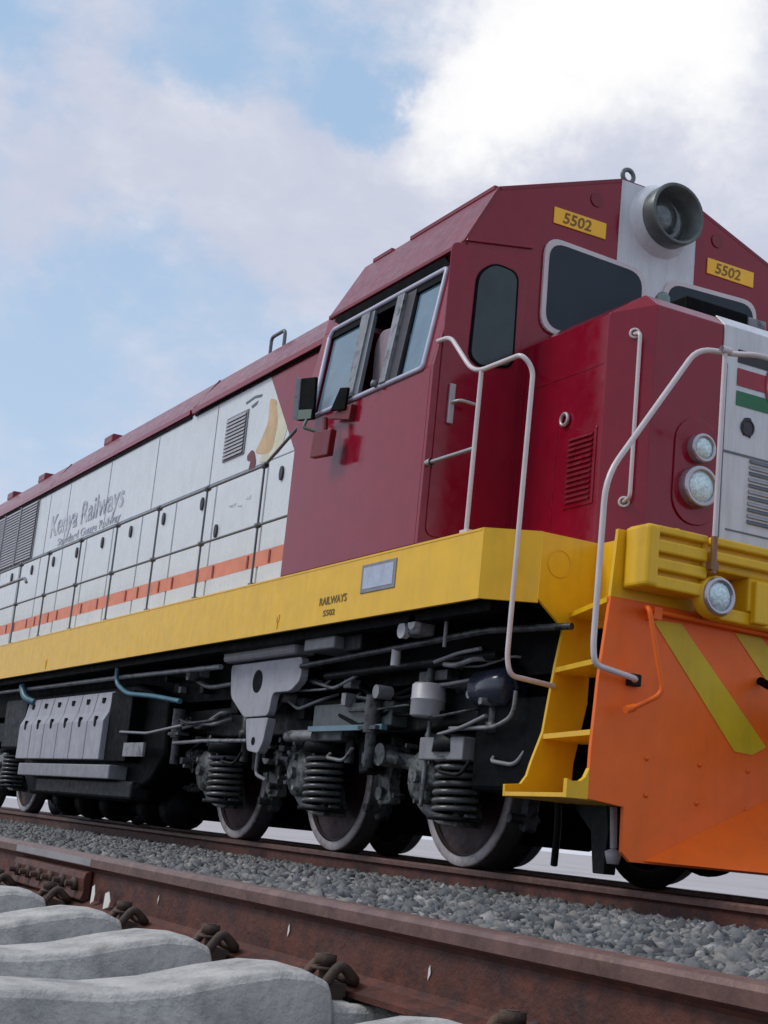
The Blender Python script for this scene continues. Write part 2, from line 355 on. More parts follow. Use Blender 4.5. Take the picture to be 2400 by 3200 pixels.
A4 = scatter(-14, 7, -.66, .66, 90, .018, .03); A5 = scatter(1, 8, -6.3, -4.3, 700, .011, .026, -.01); A6 = scatter(-14, 8, .86, 2.6, 60, .02, .03)
stones('ballast_stones', 'grey crushed stone ballast lying between and around the rails', np.concatenate([a[0] for a in (A1, A2, A3, A4, A5, A6)]), np.concatenate([a[1] for a in (A1, A2, A3, A4, A5, A6)]))

# ------------------------------------------------------------------ rails
def rail_prof(yc):
    h = [(-.075, -.176), (-.075, -.164), (-.030, -.150), (-.010, -.138), (-.008, -.055), (-.012, -.046), (-.0355, -.036), (-.0365, -.012), (-.031, -.003), (-.018, .0), (.018, 0), (.031, -.003), (.0365, -.012), (.0355, -.036), (.012, -.046), (.008, -.055), (.010, -.138), (.030, -.150), (.075, -.164), (.075, -.176)]
    return [(yc+a, b) for a, b in h]
def make_rail(yc, label, group=None, x0=-90, x1=13):
    e = empty('rail', (0, 0, 0), label, 'rail', group)
    pr_ = rail_prof(yc); web = pr_[:6]+pr_[14:]
    head = [(a, b) for a, b in pr_[5:15]]
    k = list(np.linspace(x0, -14, 8))+list(np.linspace(-13, x1, 14))
    mb = MB(); 
    for pts, mm, nm in ((web, RAILW, 'web'), (head, RAILH, 'head')):
        mb = MB(); n = len(pts)
        vs = [(x, p[0], p[1]) for x in k for p in pts]
        fs = [(i*n+j, i*n+(j+1) % n, (i+1)*n+(j+1) % n, (i+1)*n+j) for i in range(len(k)-1) for j in range(n)]
        fs += [tuple(range(n)), tuple(range((len(k)-1)*n, len(k)*n))]
        mb.add(vs, fs); part(nm, mb, mm, e, label='worn top of the rail' if nm == 'head' else None)
    return e
YN = -4.227
r1 = make_rail(YN, 'rusty rail in the foreground with clips and a bolted joint')
make_rail(YN-1.507, 'rail of the foreground track nearest to the viewer')
make_rail(-.7535, 'rail on the near side under the locomotive wheels')
make_rail(.7535, 'rail on the far side under the locomotive')
# bolted joint on the foreground rail
fp = MB(); fp.prism([(YN-.012, -.050), (YN-.034, -.056), (YN-.040, -.075), (YN-.036, -.115), (YN-.045, -.140), (YN-.030, -.149), (YN-.012, -.138)], 'x', 2.58, 3.42)
fo = part('fishplate', fp, RAILW, r1, .003)
for k in range(6):
    b = MB(); x = 2.66+k*.137; b.lathe([(0, 0), (0, .022), (.016, .022), (.016, 0)], (x, YN-.036, -.095), (0, -1, 0), 6); b.cyl((x, YN-.05, -.095), (x, YN-.075, -.095), .010, 8); part('bolt', b, CLIP, fo)
hp = MB(); hp.box(2.58, 3.46, YN-.0372, YN-.0355, -.034, -.012); part('bare_metal_band', hp, STEEL, r1, label='bright worn steel along the rail head at the joint')
for (x, z0, z1, w) in ((3.52, -.145, -.085, .018), (3.66, -.150, -.095, .030), (3.74, -.158, -.140, .03), (4.03, -.10, -.075, .0045), (4.90, -.10, -.070, .0045), (5.55, -.115, -.085, .0045), (6.43, -.10, -.068, .0045)):
    pm = MB(); pts = [(x-w, z0), (x+w*.6, z0+.01), (x+w, (z0+z1)/2), (x+w*.3, z1), (x-w*.8, z1-.008)]
    yy = YN-.0105 if z0 > -.135 else YN-.034
    pm.prism(pts, 'y', yy, yy-.0015); part('paint_mark', pm, PAINTW, r1)

# ------------------------------------------------------------------ sleepers with clips
def make_sleeper():
    mb = MB(); yc = YN-.7535
    half = [(0, -.180), (.16, -.182), (.28, -.168), (.40, -.141), (.495, -.124), (.565, -.125), (.604, -.141), (.618, -.183), (.888, -.183), (.902, -.145), (.94, -.128), (1.02, -.135), (1.18, -.175), (1.24, -.22)]
    prof = [(yc-a, z) for a, z in half[::-1]]+[(yc+a, z) for a, z in half[1:]]
    vs = []
    for y, z in prof:
        wt = .098+.012*min(1, abs(y-yc)/.6); wb = .155
        vs += [(-wb, y, -.40), (-wb, y, z-.12), (-wt-.010, y, z-.014), (-wt, y, z-.003), (-wt*.6, y, z), (wt*.6, y, z), (wt, y, z-.003), (wt+.012, y, z-.016), (wb, y, z-.12), (wb, y, -.40)]
    n = 10; m = len(prof)
    fs = [(i*n+j, (i+1)*n+j, (i+1)*n+(j+1) % n, i*n+(j+1) % n) for i in range(m-1) for j in range(n)]
    fs += [tuple(range(n)), tuple(range((m-1)*n, m*n))[::-1]]
    mb.add(vs, fs, False)
    s_ = part('sleeper', mb, CONC, None, .006)
    for yr in (YN, YN-1.507):
        pad = MB(); pad.box(-.085, .085, yr-.085, yr+.085, -.1825, -.1768); part('rail_pad', pad, BLACK, s_)
        for sg in (-1, 1):
            c = MB(); y0 = yr+sg*.075
            path = [(-.05, y0+sg*.060, -.165), (-.05, y0+sg*.02, -.112), (-.045, y0-sg*.022, -.145), (0, y0-sg*.03, -.146), (.045, y0-sg*.022, -.148), (.05, y0+sg*.02, -.112), (.05, y0+sg*.060, -.165)]
            c.tube(path, .0115, 8, bend=.02)
            c.cyl((0, y0+sg*.03, -.18), (0, y0+sg*.03, -.098), .012, 10); c.lathe([(0, .0), (0, .024), (.020, .024), (.020, 0)], (0, y0+sg*.03, -.120), 'z', 6)
            c.box(-.055, .055, y0+sg*.005, y0+sg*.06, -.182, -.152); c.lathe([(0, 0), (0, .03), (.006, .03), (.006, 0)], (0, y0+sg*.03, -.130), 'z', 14)
            part('rail_clip', c, CLIP, s_, label='rusted spring clip with bolt holding the rail foot')
    return s_
sl0 = make_sleeper(); SX = [7.95-.66*i for i in range(20)]
def sl_label(i, x):
    vis = {3: 'concrete sleeper closest to the viewer, broad curved top in the bottom left corner', 4: 'second concrete sleeper from the bottom left, with a dip in its curved top',
           5: 'third concrete sleeper back from the viewer, beside the foreground rail', 6: 'fourth concrete sleeper back, a low strip at the left edge below the rail joint'}
    return vis.get(i)
for i, x in enumerate(SX):
    s_ = sl0 if i == 0 else dup(sl0, (0, 0, 0), None)
    s_.location = (x, random.uniform(-.01, .01), random.uniform(-.002, .002)); s_.rotation_euler.z = random.uniform(-.006, .006)
    if abs(x-5.97) < .1: s_.location.x += .04; s_.location.z -= .010
    # index of the sleeper counted from the picture's bottom edge
    k = round((5.97-x)/.66)
    lab = {0: 'concrete sleeper at the bottom edge, only a corner of its top seen by the rail', 1: 'concrete sleeper filling the bottom left corner, the broadest one with a long curved top',
           2: 'concrete sleeper just behind the broad bottom left one, chipped dark mark at its rail end', 3: 'concrete sleeper third from the bottom left, its top ending by the paint splashed rail clip',
           4: 'concrete sleeper fourth from the bottom left, right under the end of the rail joint', 5: 'concrete sleeper at the left edge below the bolted rail joint'}.get(k)
    if lab: tag(s_, lab, 'sleeper', 'concrete sleepers of the foreground track')
    elif k < 0: tag(s_, 'concrete sleeper of the foreground track nearer than the picture bottom', 'sleeper', 'concrete sleepers of the foreground track')
    else: tag(s_, 'concrete sleeper of the foreground track far left beyond the rail joint', 'sleeper', 'concrete sleepers of the foreground track')

# ================================================================== LOCOMOTIVE
LO = empty('locomotive', (0, 0, 0), 'maroon, white and yellow diesel locomotive numbered 5502 with an orange snowplough front', 'locomotive')
XR = -17.5
# ---- frame (yellow sill band)
f = MB(); SZ0, SZ1 = 1.447, 1.840
for sg in (-1, 1):
    f.box(XR, 1.278, sg*1.6, sg*1.575, SZ0, SZ1)
    f.quad((1.278, sg*1.6, SZ0), (1.468, sg*1.34, SZ0), (1.468, sg*1.34, SZ1), (1.278, sg*1.6, SZ1), .025, (.26, sg*.19, 0))
f.box(XR, 1.278, -1.575, 1.575, SZ1-.03, SZ1-.002)
f.prism([(1.27, -1.57), (1.455, -1.325), (1.455, 1.325), (1.27, 1.57)], 'z', SZ1-.03, SZ1-.002)
part('frame_sill', f, YELLOW, LO, label='long pale yellow frame band along the side')
sl = MB(); sl.box(XR, 1.26, -1.603, -1.6, SZ1-.014, SZ1-.002); part('sill_top_edge', sl, YELLOW, LO)
u = MB(); u.box(XR, 1.42, -1.12, 1.12, 1.10, 1.80); u.box(XR, 1.25, -1.5, 1.5, 1.40, 1.80); u.box(XR, 1.0, -1.57, -1.53, 1.452, 1.50)
part('underframe', u, BLACK, LO)
# ---- corner step well: back plate, treads, well wall
for sg in (-1, 1):
    def F(p): return [(sg*-a, b) for a, b in p]
    bp = MB(); bp.prism(F([(-1.34, 1.838), (-.97, 1.838), (-.97, .95), (-1.035, .62), (-1.04, .408), (-1.455, .408), (-1.4575, .47), (-1.36, .482), (-1.325, .53), (-1.305, .60), (-1.2445, .767), (-1.198, 1.126), (-1.163, 1.33), (-1.343, 1.469)]), 'x', 1.448, 1.47)
    part('step_back_plate', bp, YELLOW, LO, .003)
    rg = MB(); rg.ring((1.471, sg*1.22, 1.68), (1, 0, 0), .075, .004, 24, 6); part('plate_ring', rg, YELLOW, LO)
    ww = MB(); ww.box(1.47, 2.14, sg*.97, sg*.95, 1.36, 1.835); part('well_side_wall', ww, YELLOW, LO)
    for (yl, zl, yr_, zr_) in ((-1.13, 1.425, -1.385, 1.41), (-1.198, 1.115, -1.435, 1.095), (-1.245, .755, -1.432, .748)):
        tr = MB(); P = [(1.47, sg*-yl, zl), (2.145, sg*-yr_, zr_), (2.145, sg*.99, zr_), (1.47, sg*.99, zl)]
        tr.quad(*P, .028, (0, 0, 1)); part('step_tread', tr, YELLOW, LO, .002)
    bt = MB(); P = [(1.47, sg*1.455, .432), (2.15, sg*1.56, .432), (2.15, sg*.99, .432), (1.47, sg*.99, .432)]
    bt.quad(*P, .022, (0, 0, 1)); part('step_tread', bt, YELLOW, LO, .002)
    toe = MB(); toe.prism(F([(-1.56, .410), (-1.434, .414), (-1.434, .56), (-1.455, .515), (-1.48, .495), (-1.53, .490), (-1.56, .50)]), 'x', 2.138, 2.166)
    part('step_toe_plate', toe, YELLOW, LO)
# ---- orange front apron + yellow top plate
ap = MB(); half = [(-1.374, 1.415), (-1.415, 1.0), (-1.432, .65), (-1.4335, .415), (-1.216, .395), (-1.21, .18), (-1.157, .138)]
ap.prism(half+[(-y, z) for y, z in half[::-1]], 'x', 2.14, 2.165)
apron = part('front_apron', ap, ORANGE, LO, .003, label='orange front plate')
yt = MB(); yt.prism([(-1.352, 1.76), (-1.374, 1.4155), (1.374, 1.4155), (1.352, 1.76)], 'x', 2.14, 2.162); part('front_top_plate', yt, YELLOW, LO)
pl = MB()
for sg in (-1, 1):
    A = (2.166, sg*1.08, .150); B = (2.166, 0, .665); Cc = (2.86, 0, .150)
    if sg < 0: pl.add([A, Cc, B], [(0, 1, 2)])
    else: pl.add([A, B, Cc], [(0, 1, 2)])
pl.add([(2.166, -1.08, .150), (2.166, 1.08, .150), (2.86, 0, .150)], [(0, 1, 2)])
part('plough_blade', pl, ORANGE, LO, label='orange plough wedge sloping forward at the bottom')
for sg in (-1, 1):
    for pts in ([(-1.11, 1.335), (-.927, 1.34), (-.328, .784), (-.42, .735), (-.539, .739)], [(-.577, 1.348), (-.394, 1.35), (0, .98), (0, .80)]):
        st = MB(); st.prism([(sg*-a, b) for a, b in pts], 'x', 2.1655, 2.1695); part('apron_stripe', st, STRIPE_Y, LO, label='yellow diagonal stripe on the orange plate')
    for (y, z) in ((1.094, .644), (.759, .649), (1.086, .465), (.767, .457), (.443, .65), (.442, .455)):
        b = MB(); b.lathe([(0, .012), (.005, .012), (.007, .0)], (2.166, sg*y, z), 'x', 8); part('apron_bolt', b, ORANGE, LO)
# uncoupling lever
for sg in (-1, 1):
    lv = MB(); lv.tube([(2.21, sg*.30, 1.36), (2.21, sg*1.19, 1.372), (2.30, sg*1.24, 1.372), (2.31, sg*1.13, .955), (2.26, sg*1.27, .868)], .013, 10, .05)
    lv.cyl((2.25, sg*1.255, .872), (2.255, sg*1.31, .855), .02, 10); lv.box(2.166, 2.23, sg*1.15, sg*1.10, 1.33, 1.39)
    part('uncoupling_lever', lv, ORANGE, LO, label='thin orange bent uncoupling lever')
# ---- buffer beam
bb = MB(); bb.prism([(-1.31, 1.462), (-.935, 1.462), (-.935, 1.77), (-1.31, 1.77)], 'x', 2.165, 2.305)
bb.prism([(-.935, 1.615), (.935, 1.615), (.935, 1.772), (-.935, 1.772)], 'x', 2.165, 2.31)
bb.prism([(.935, 1.462), (1.31, 1.462), (1.31, 1.77), (.935, 1.77)], 'x', 2.165, 2.305)
bb.box(2.165, 2.31, -.62, .62, 1.44, 1.62)
part('buffer_beam', bb, YELLOW, LO, .012, label='deep yellow buffer beam')
for sg in (-1, 1):
    e_ = MB(); e_.box(2.18, 2.36, sg*1.318, sg*1.235, 1.460, 1.775); part('beam_end_cap', e_, YELLOW, LO, .022, seg=3)
    for (z0, z1) in ((1.735, 1.775), (1.640, 1.705), (1.552, 1.612), (1.460, 1.524)):
        r_ = MB(); r_.box(2.30, 2.352, sg*1.25, sg*.93, z0, z1); part('beam_rib', r_, YELLOW, LO, .010)
for (z0, z1) in ((1.735, 1.778), (1.655, 1.705)):
    r_ = MB(); r_.box(2.305, 2.355, -.90, .90, z0, z1); part('beam_rib', r_, YELLOW, LO, .010)
cb = MB(); cb.box(2.17, 2.30, -.80, .80, 1.372, 1.44); cb.box(2.30, 2.345, -.60, -.50, 1.38, 1.60); cb.box(2.30, 2.345, .50, .60, 1.38, 1.60); part('coupler_pocket_frame', cb, YELLOW, LO, .01)
ck = MB(); ck.box(2.2, 2.9, -.13, .13, .78, 1.02); ck.prism([(2.85, -.19), (3.12, -.2), (3.2, -.05), (3.06, .02), (3.16, .14), (3.0, .22), (2.84, .16)], 'z', .72, 1.08); part('coupler', ck, DARK, LO, .015)
for sg in (-1, 1):
    hs = MB(); hs.tube([(2.18, sg*.40, 1.12), (2.36, sg*.42, 1.05), (2.46, sg*.47, .80), (2.44, sg*.53, .52), (2.46, sg*.48, .42)], .022, 10, .10); part('air_hose', hs, BLACK, LO)
# ---- lamps helper
def lamp(c, r, nm, parent, dpt=.05):
    mb = MB(); mb.lathe([(0, r*1.12), (dpt, r*1.12), (dpt+.012, r*1.06), (dpt+.012, r*.86), (dpt-.004, r*.84)], c, 'x', 32)
    o = part(nm, mb, CHROME, parent)
    l_ = MB(); l_.lathe([(dpt-.004, r*.85), (dpt+.008, r*.70), (dpt+.018, r*.4), (dpt+.021, 0)], c, 'x', 32); part('lens', l_, LENS, o)
    return o
for sg in (-1, 1):
    lamp((2.30, sg*.86, 1.475), .088, 'marker_lamp', LO, .07)
    k = MB(); k.lathe([(0, .105), (.075, .105), (.075, 0)], (2.285, sg*.86, 1.475), 'x', 28); part('lamp_housing', k, YELLOW, LO)
# ---- nose
NZ = 1.84
n_ = MB(); XF = 1.615
def side(sg):
    return [(.535, sg*.97, NZ), (1.425, sg*.97, NZ), (XF, sg*.775, NZ), (.535, sg*.97, 3.20), (1.425, sg*.97, 3.20), (XF, sg*.775, 3.25), (1.53, sg*.80, 3.325), (.535, sg*.80, 3.325)]
a = side(-1); b = side(1)
n_.add(a+b, [(0, 1, 4, 3), (1, 2, 5, 4), (4, 5, 6), (3, 4, 6, 7), (8, 11, 12, 9), (9, 12, 13, 10), (12, 14, 13), (11, 15, 14, 12), (2, 10, 13, 5), (5, 13, 14, 6), (6, 14, 15, 7), (0, 3, 7, 15, 11, 8), (0, 8, 9, 10, 2, 1)])
part('nose', n_, MAROON, LO, .006, label='maroon short nose with bevelled corners')
np_ = MB(); np_.box(XF, XF+.010, -.285, .285, 1.90, 3.252); np_.quad((XF+.008, -.285, 3.254), (XF+.008, .285, 3.254), (1.536, .285, 3.334), (1.536, -.285, 3.334), .01, (1, 0, 1))
part('nose_white_panel', np_, WHITE2, LO, .003, label='white panel up the middle of the nose')
fr = MB()
for (y0, y1, z0, z1) in ((-.262, .262, 3.005+.02, 3.015+.02),): pass
fr.box(XF+.010, XF+.016, -.268, -.256, 1.96, 3.02); fr.box(XF+.010, XF+.016, .256, .268, 1.96, 3.02); fr.box(XF+.010, XF+.016, -.256, .256, 2.488, 2.500); fr.box(XF+.010, XF+.016, -.21, .21, 2.035, 2.043)
part('panel_seam', fr, DRAIL, LO)
fx = XF+.0115
for (z0, z1, m_, nm) in ((3.045, 3.125, FBLK, 'black'), (2.905, 3.010, FRED, 'red'), (2.785, 2.872, FGRN, 'green')):
    q = MB(); q.box(fx, fx+.003, -.178, .262, z0, z1); part('flag_stripe', q, m_, LO, label=nm+' stripe of the painted flag')
q = MB(); sh = [(.075+math.sin(t)*.04, 2.955+math.cos(t)*.11) for t in np.linspace(0, 2*PI, 20, endpoint=False)]; q.prism(sh, 'x', fx+.003, fx+.006); part('flag_shield', q, FRED, LO)
q = MB(); q.prism([(.075+(a_-.075)*.62, 2.955+(z_-2.955)*.62) for a_, z_ in sh], 'x', fx+.006, fx+.008); part('flag_shield_centre', q, WHITE2, LO)
em = MB()
em.prism(rpoly([(-.118, 2.72), (-.060, 2.73), (-.048, 2.66), (-.060, 2.60), (-.085, 2.625), (-.115, 2.61)], .02), 'x', fx, fx+.005); em.ring((fx+.004, -.084, 2.665), (1, 0, 0), .046, .007, 18, 6)
part('emblem', em, INK, LO, label='small dark round emblem on the white panel')
for k in range(11):
    lo = MB(); z = 2.10+k*.036; lo.quad((XF+.024, -.055, z), (XF+.024, .215, z), (XF+.011, .215, z+.022), (XF+.011, -.055, z+.022), .003, (1, 0, .6)); part('louvre_blade', lo, MESHG if k % 2 else DRAIL, LO)
for sg in (-1, 1):
    bk = MB(); bk.prism(rrect(sg*.44-.16, sg*.44+.16, 2.02, 2.64, .15, 6), 'x', XF, XF+.012); part('lamp_backing', bk, MAROON, LO, .004)
    lamp((XF+.01, sg*.44, 2.235), .108, 'headlight', LO, .05); lamp((XF+.01, sg*.432, 2.463), .076, 'indicator_light', LO, .045)
# nose side grille, ring handle, seam
gp = MB(); gp.box(1.10, 1.385, -.978, -.970, 2.08, 2.53); g_ = part('side_grille', gp, MAROON, LO, .004)
for k in range(13):
    lo = MB(); z = 2.11+k*.031; lo.quad((1.125, -.990, z), (1.36, -.990, z), (1.36, -.979, z+.02), (1.125, -.979, z+.02), .003, (0, -1, .5)); part('louvre_blade', lo, MAROON2, g_)
rh = MB(); rh.ring((1.066, -.985, 2.63), (0, 1, 0), .036, .011, 20, 8); part('ring_handle', rh, STEEL, LO)
sm = MB(); sm.box(.98, .986, -.9725, -.970, 1.90, 2.60); sm.box(.60, 1.40, -.9725, -.970, 2.90, 2.906); part('nose_seam', sm, MAROON2, LO)
for sg in (-1, 1):
    hr = MB(); hr.tube([(1.52, sg*.86, 3.075), (1.60, sg*.875, 3.06), (1.60, sg*.875, 2.10), (1.52, sg*.86, 2.085)], .012, 10, .03)
    hr.ring((1.535, sg*.865, 3.075), (1, sg*.9, 0), .026, .008, 14, 6); hr.ring((1.535, sg*.865, 2.085), (1, sg*.9, 0), .026, .008, 14, 6)
    part('nose_grab_rail', hr, PALER, LO)
cw = MB(); cw.box(1.0, 1.40, -.40, .08, 3.33, 3.468); part('nose_top_box', cw, BLACK, LO, .01)
cw = MB(); cw.box(.95, 1.41, .08, .22, 3.33, 3.452); part('nose_top_box', cw, GREYL, LO, .01)
wl = MB(); wl.lathe([(0, .05), (.12, .05), (.15, .03), (.15, 0)], (.70, -.04, 3.62), 'z', 16); part('horn', wl, mat('green_grey_paint', (.16, .24, .22), .4), LO)
# ---- cab
CR = -1.40; XC = .534; XF2 = XC-.031
def ty(z): return 1.6-(z-2.95)*(.16/.84)
c_ = MB()
for sg in (-1, 1):
    c_.box(CR, XF2, sg*1.6, sg*1.57, 1.842, 2.95)
    nr = (0, sg, .19)
    def q4(x0, x1, z0, z1, x0t=None, x1t=None):
        c_.quad((x0, sg*ty(z0), z0), (x1, sg*ty(z0), z0), (x1t if x1t is not None else x1, sg*ty(z1), z1), (x0t if x0t is not None else x0, sg*ty(z1), z1), .03, nr)
    q4(CR, XF2, 3.66, 3.79); q4(CR, -1.15, 2.95, 3.66, CR, -1.27); q4(.42, XF2, 2.95, 3.66, .37, XF2)
c_.prism([(-1.565, 1.842), (-1.565, 2.95), (-1.41, 3.77), (1.41, 3.77), (1.565, 2.95), (1.565, 1.842)], 'x', CR+.001, CR+.03)
part('cab_body', c_, MAROON, LO, .004, label='maroon driver cab side and rear')
fw = MB(); fw.prism([(-1.6, 1.842), (-1.6, 2.95), (-1.44, 3.79), (-1.249, 4.21), (-.31, 4.548), (.31, 4.548), (1.249, 4.21), (1.44, 3.79), (1.6, 2.95), (1.6, 1.842)], 'x', XC-.03, XC+.004)
part('cab_front_wall', fw, MAROON, LO, .003, label='maroon cab front')
rf = MB()
for sg in (-1, 1):
    rf.quad((-1.32, sg*1.475, 3.785), (XC+.006, sg*1.475, 3.785), (XC+.006, sg*1.252, 4.214), (-1.28, sg*1.252, 4.214), .03, (0, sg*.42, .2))
    rf.quad((-1.28, sg*1.252, 4.214), (XC+.006, sg*1.252, 4.214), (XC+.006, sg*.31, 4.555), (-1.20, sg*.31, 4.555), .03, (0, sg*.34, .94))
rf.box(-1.2, XC+.006, -.31, .31, 4.525, 4.556)
rf.prism([(-1.46, 3.78), (-1.25, 4.20), (-.31, 4.54), (.31, 4.54), (1.25, 4.20), (1.46, 3.78)], 'x', -1.30, -1.27)
part('cab_roof', rf, MAROON2, LO, .004, label='maroon sloping cab roof')
rt = MB()
for (x0, x1) in ((-1.14, -.86), (-.59, .50)): rt.box(x0, x1, -1.262, -1.22, 4.205, 4.232)
part('roof_edge_strip', rt, MAROON2, LO)
gt = MB(); gt.box(-1.31, XC+.01, -1.487, -1.455, 3.752, 3.778); part('cab_rain_gutter', gt, MAROON2, LO, .003)
gf = MB(); gf.prism([(-1.46, 3.785), (-.97, 3.868), (-.97, 3.882), (-1.455, 3.80)], 'x', XC+.004, XC+.022); part('front_drip_strip', gf, MAROON, LO, .002)
ws = MB(); ws.box(XC+.004, XC+.010, -.31, .33, 3.2, 4.545); part('cab_white_strip', ws, WHITE2, LO, label='white strip down the cab front below the headlamp')
inn = MB(); inn.box(-1.36, XC-.04, -1.56, 1.5, 2.60, 2.64); inn.box(-1.36, XC-.04, -.25, -.2, 2.6, 4.2); part('cab_interior_wall', inn, INT, LO)
# windscreens
for sg in (-1, 1):
    outer = rpoly([(sg*.885, 3.985), (sg*.075, 3.955), (sg*.075, 3.36), (sg*.875, 3.34)] if sg < 0 else [(.885, 3.985), (.075, 3.955), (.075, 3.36), (.875, 3.34)], .13, 6)
    cx = sg*.48; cz = 3.66
    fm = MB(); fm.prism(outer, 'x', XC+.005, XC+.028); w_ = part('windscreen', fm, PALER, LO, .004, label='windscreen with pale rubber frame')
    gl = MB(); gl.prism([(cx+(y-cx)*.915, cz+(z-cz)*.89) for y, z in outer], 'x', XC+.028, XC+.032); part('glass', gl, GLASSD, w_)
# front door with narrow window, handle
dr = MB(); dr.prism(rrect(-1.555, -1.0, 1.90, 3.76, .05), 'x', XC+.004, XC+.014); d_ = part('cab_door', dr, MAROON, LO, .003)
dw = MB(); wp = rpoly([(-1.365, 3.60), (-1.25, 3.70), (-1.06, 3.68), (-1.045, 3.05), (-1.30, 3.0), (-1.375, 3.05)], .07, 5)
dw.prism(wp, 'x', XC+.014, XC+.022); part('door_window_frame', dw, BLACK, d_)
dg_ = MB(); dg_.prism([(-1.21+(y+1.21)*.90, 3.35+(z-3.35)*.96) for y, z in wp], 'x', XC+.022, XC+.025); part('door_window_glass', dg_, mat('green_grey_glass', (.03, .05, .055), .06, var=.25, vs=3, spec=.4), d_)
hd = MB(); hd.box(XC+.014, XC+.035, -1.488, -1.448, 2.60, 2.85); hd.tube([(XC+.03, -1.468, 2.735), (XC+.09, -1.44, 2.74), (XC+.09, -1.34, 2.735)], .012, 8, .02); part('door_handle', hd, STEEL, d_, .004)
# number plates
for y0, z0, z1 in ((-.827, 4.088, 4.200), (.440, 4.088, 4.200)):
    p_ = MB(); p_.box(XC+.004, XC+.014, y0, y0+.412, z0, z1); po = part('number_plate', p_, PLATEY, LO, .003, label='yellow plate with the number 5502')
    text_part('plate_number', '5502', .105, INKP, po, (XC+.0155, y0+.065, z0+.020), (0, 1, 0), (0, 0, 1), sx=1.08, shear=.12)
for y0 in (-.50, .52):
    p_ = MB(); p_.prism([(y0+.05*math.cos(t), 4.345-.0*y0+.05*math.sin(t)) for t in np.linspace(0, 2*PI, 16, endpoint=False)], 'x', XC+.004, XC+.012); part('round_cover', p_, MAROON2, LO)
# big headlamp
HL = (XC, 0.02, 4.335); ax = Vector((1, 0, .0))
h = MB(); h.lathe([(0, .262), (.04, .235), (.09, .212), (.09, .20)], HL, ax, 40); hl = part('headlamp', h, WHITE2, LO, label='large round headlamp high on the cab front')
h = MB(); h.lathe([(.07, .210), (.20, .214), (.215, .205), (.205, .186), (.07, .178), (.04, .15)], HL, ax, 40); part('headlamp_shell', h, LAMPK, hl)
h = MB(); h.lathe([(.05, .172), (.085, .13), (.07, .10), (.04, .065), (.03, 0)], HL, ax, 36); part('headlamp_reflector', h, LAMPD, hl)
h = MB(); h.lathe([(.07, .12), (.10, .11), (.11, .05), (.11, 0)], (HL[0], -.02, HL[2]+.01), ax, 28); part('headlamp_bulb_cover', h, LAMPD, hl)
# lifting eyes
def eye(c, R, axis): 
    e_ = MB(); e_.ring(c, axis, R, .016, 20, 8); part('lifting_eye', e_, DRAIL, LO)
eye((XC-.02, -.245, 4.60), .045, (1, 0, 0))
# ---- side windows (near side)
wf = MB(); WP = [(-1.265, 3.60), (-1.235, 3.655), (.365, 3.655), (.41, 2.955), (-1.15, 2.955)]
pth = [(x, -ty(z)-.006, z) for x, z in WP]
wf.tube(pth+[pth[0]], .017, 8, .03); part('side_window_frame', wf, mat('pale_window_frame', (.48, .48, .58), .35), LO, label='pale frame round the side window opening')
wt = MB(); wt.quad((-1.24, -ty(3.58)-.002, 3.585), (.37, -ty(3.58)-.002, 3.585), (.365, -ty(3.66)-.002, 3.655), (-1.24, -ty(3.66)-.002, 3.655), .02, (0, -1, .19)); part('window_top_shade', wt, BLACK, LO)  # black strip paints the shade at the top of the opening
wb_ = MB(); wb_.quad((-1.16, -ty(3.675)-.004, 3.675), (.385, -ty(3.675)-.004, 3.675), (.33, -ty(3.735)-.03, 3.735), (-1.22, -ty(3.735)-.03, 3.735), .02, (0, -1, -.3)); part('window_recess_shade', wb_, BLACK, LO, label='black band painted as the shaded recess above the side windows')  # black band stands for the shade in the recess over the window
def pane(x0, x1, x0t, x1t, off, nm='side_window_pane', mm=None, z0=2.965, z1=3.60, label=None):
    g = MB(); g.quad((x0, -ty(z0)+off, z0), (x1, -ty(z0)+off, z0), (x1t, -ty(z1)+off, z1), (x0t, -ty(z1)+off, z1), .006, (0, -1, .19)); return part(nm, g, mm or GLASSS, LO, label=label)
pane(-1.12, -.58, -1.22, -.72, .015); pane(.10, .385, .02, .345, .015)
def wpost(x0, x1, x0t, x1t, off, mm, nm='window_post_or_gap'):
    g = MB(); g.quad((x0, -ty(2.965)+off, 2.965), (x1, -ty(2.965)+off, 2.965), (x1t, -ty(3.62)+off, 3.62), (x0t, -ty(3.62)+off, 3.62), .03, (0, -1, .19)); return part(nm, g, mm, LO, .004)
wpost(-.585, -.50, -.725, -.60, -.035, GREYL); wpost(-.50, -.44, -.60, -.555, -.02, DRAIL)
wpost(-.12, -.04, -.21, -.115, -.035, GREYL); wpost(-.04, .07, -.115, .0, -.01, INK)  # last strip is no post: its dark colour stands for the shaded gap
kb = MB(); kb.lathe([(0, 0), (0, .022), (.03, .024), (.04, 0)], (-.17, -1.62, 2.975), (0, -1, 0), 12); part('window_knob', kb, GREYL, LO)
se = MB(); se.prism(rpoly([(-.56, 2.7), (-.58, 3.38), (-.50, 3.47), (-.30, 3.45), (-.22, 3.36), (-.16, 2.7)], .06), 'y', -1.46, -1.34); part('window_reflection', se, REFLM, LO, .02, label='pinkish shape standing for the reflection in the side window')  # solid panel coloured as the reflection on the pane
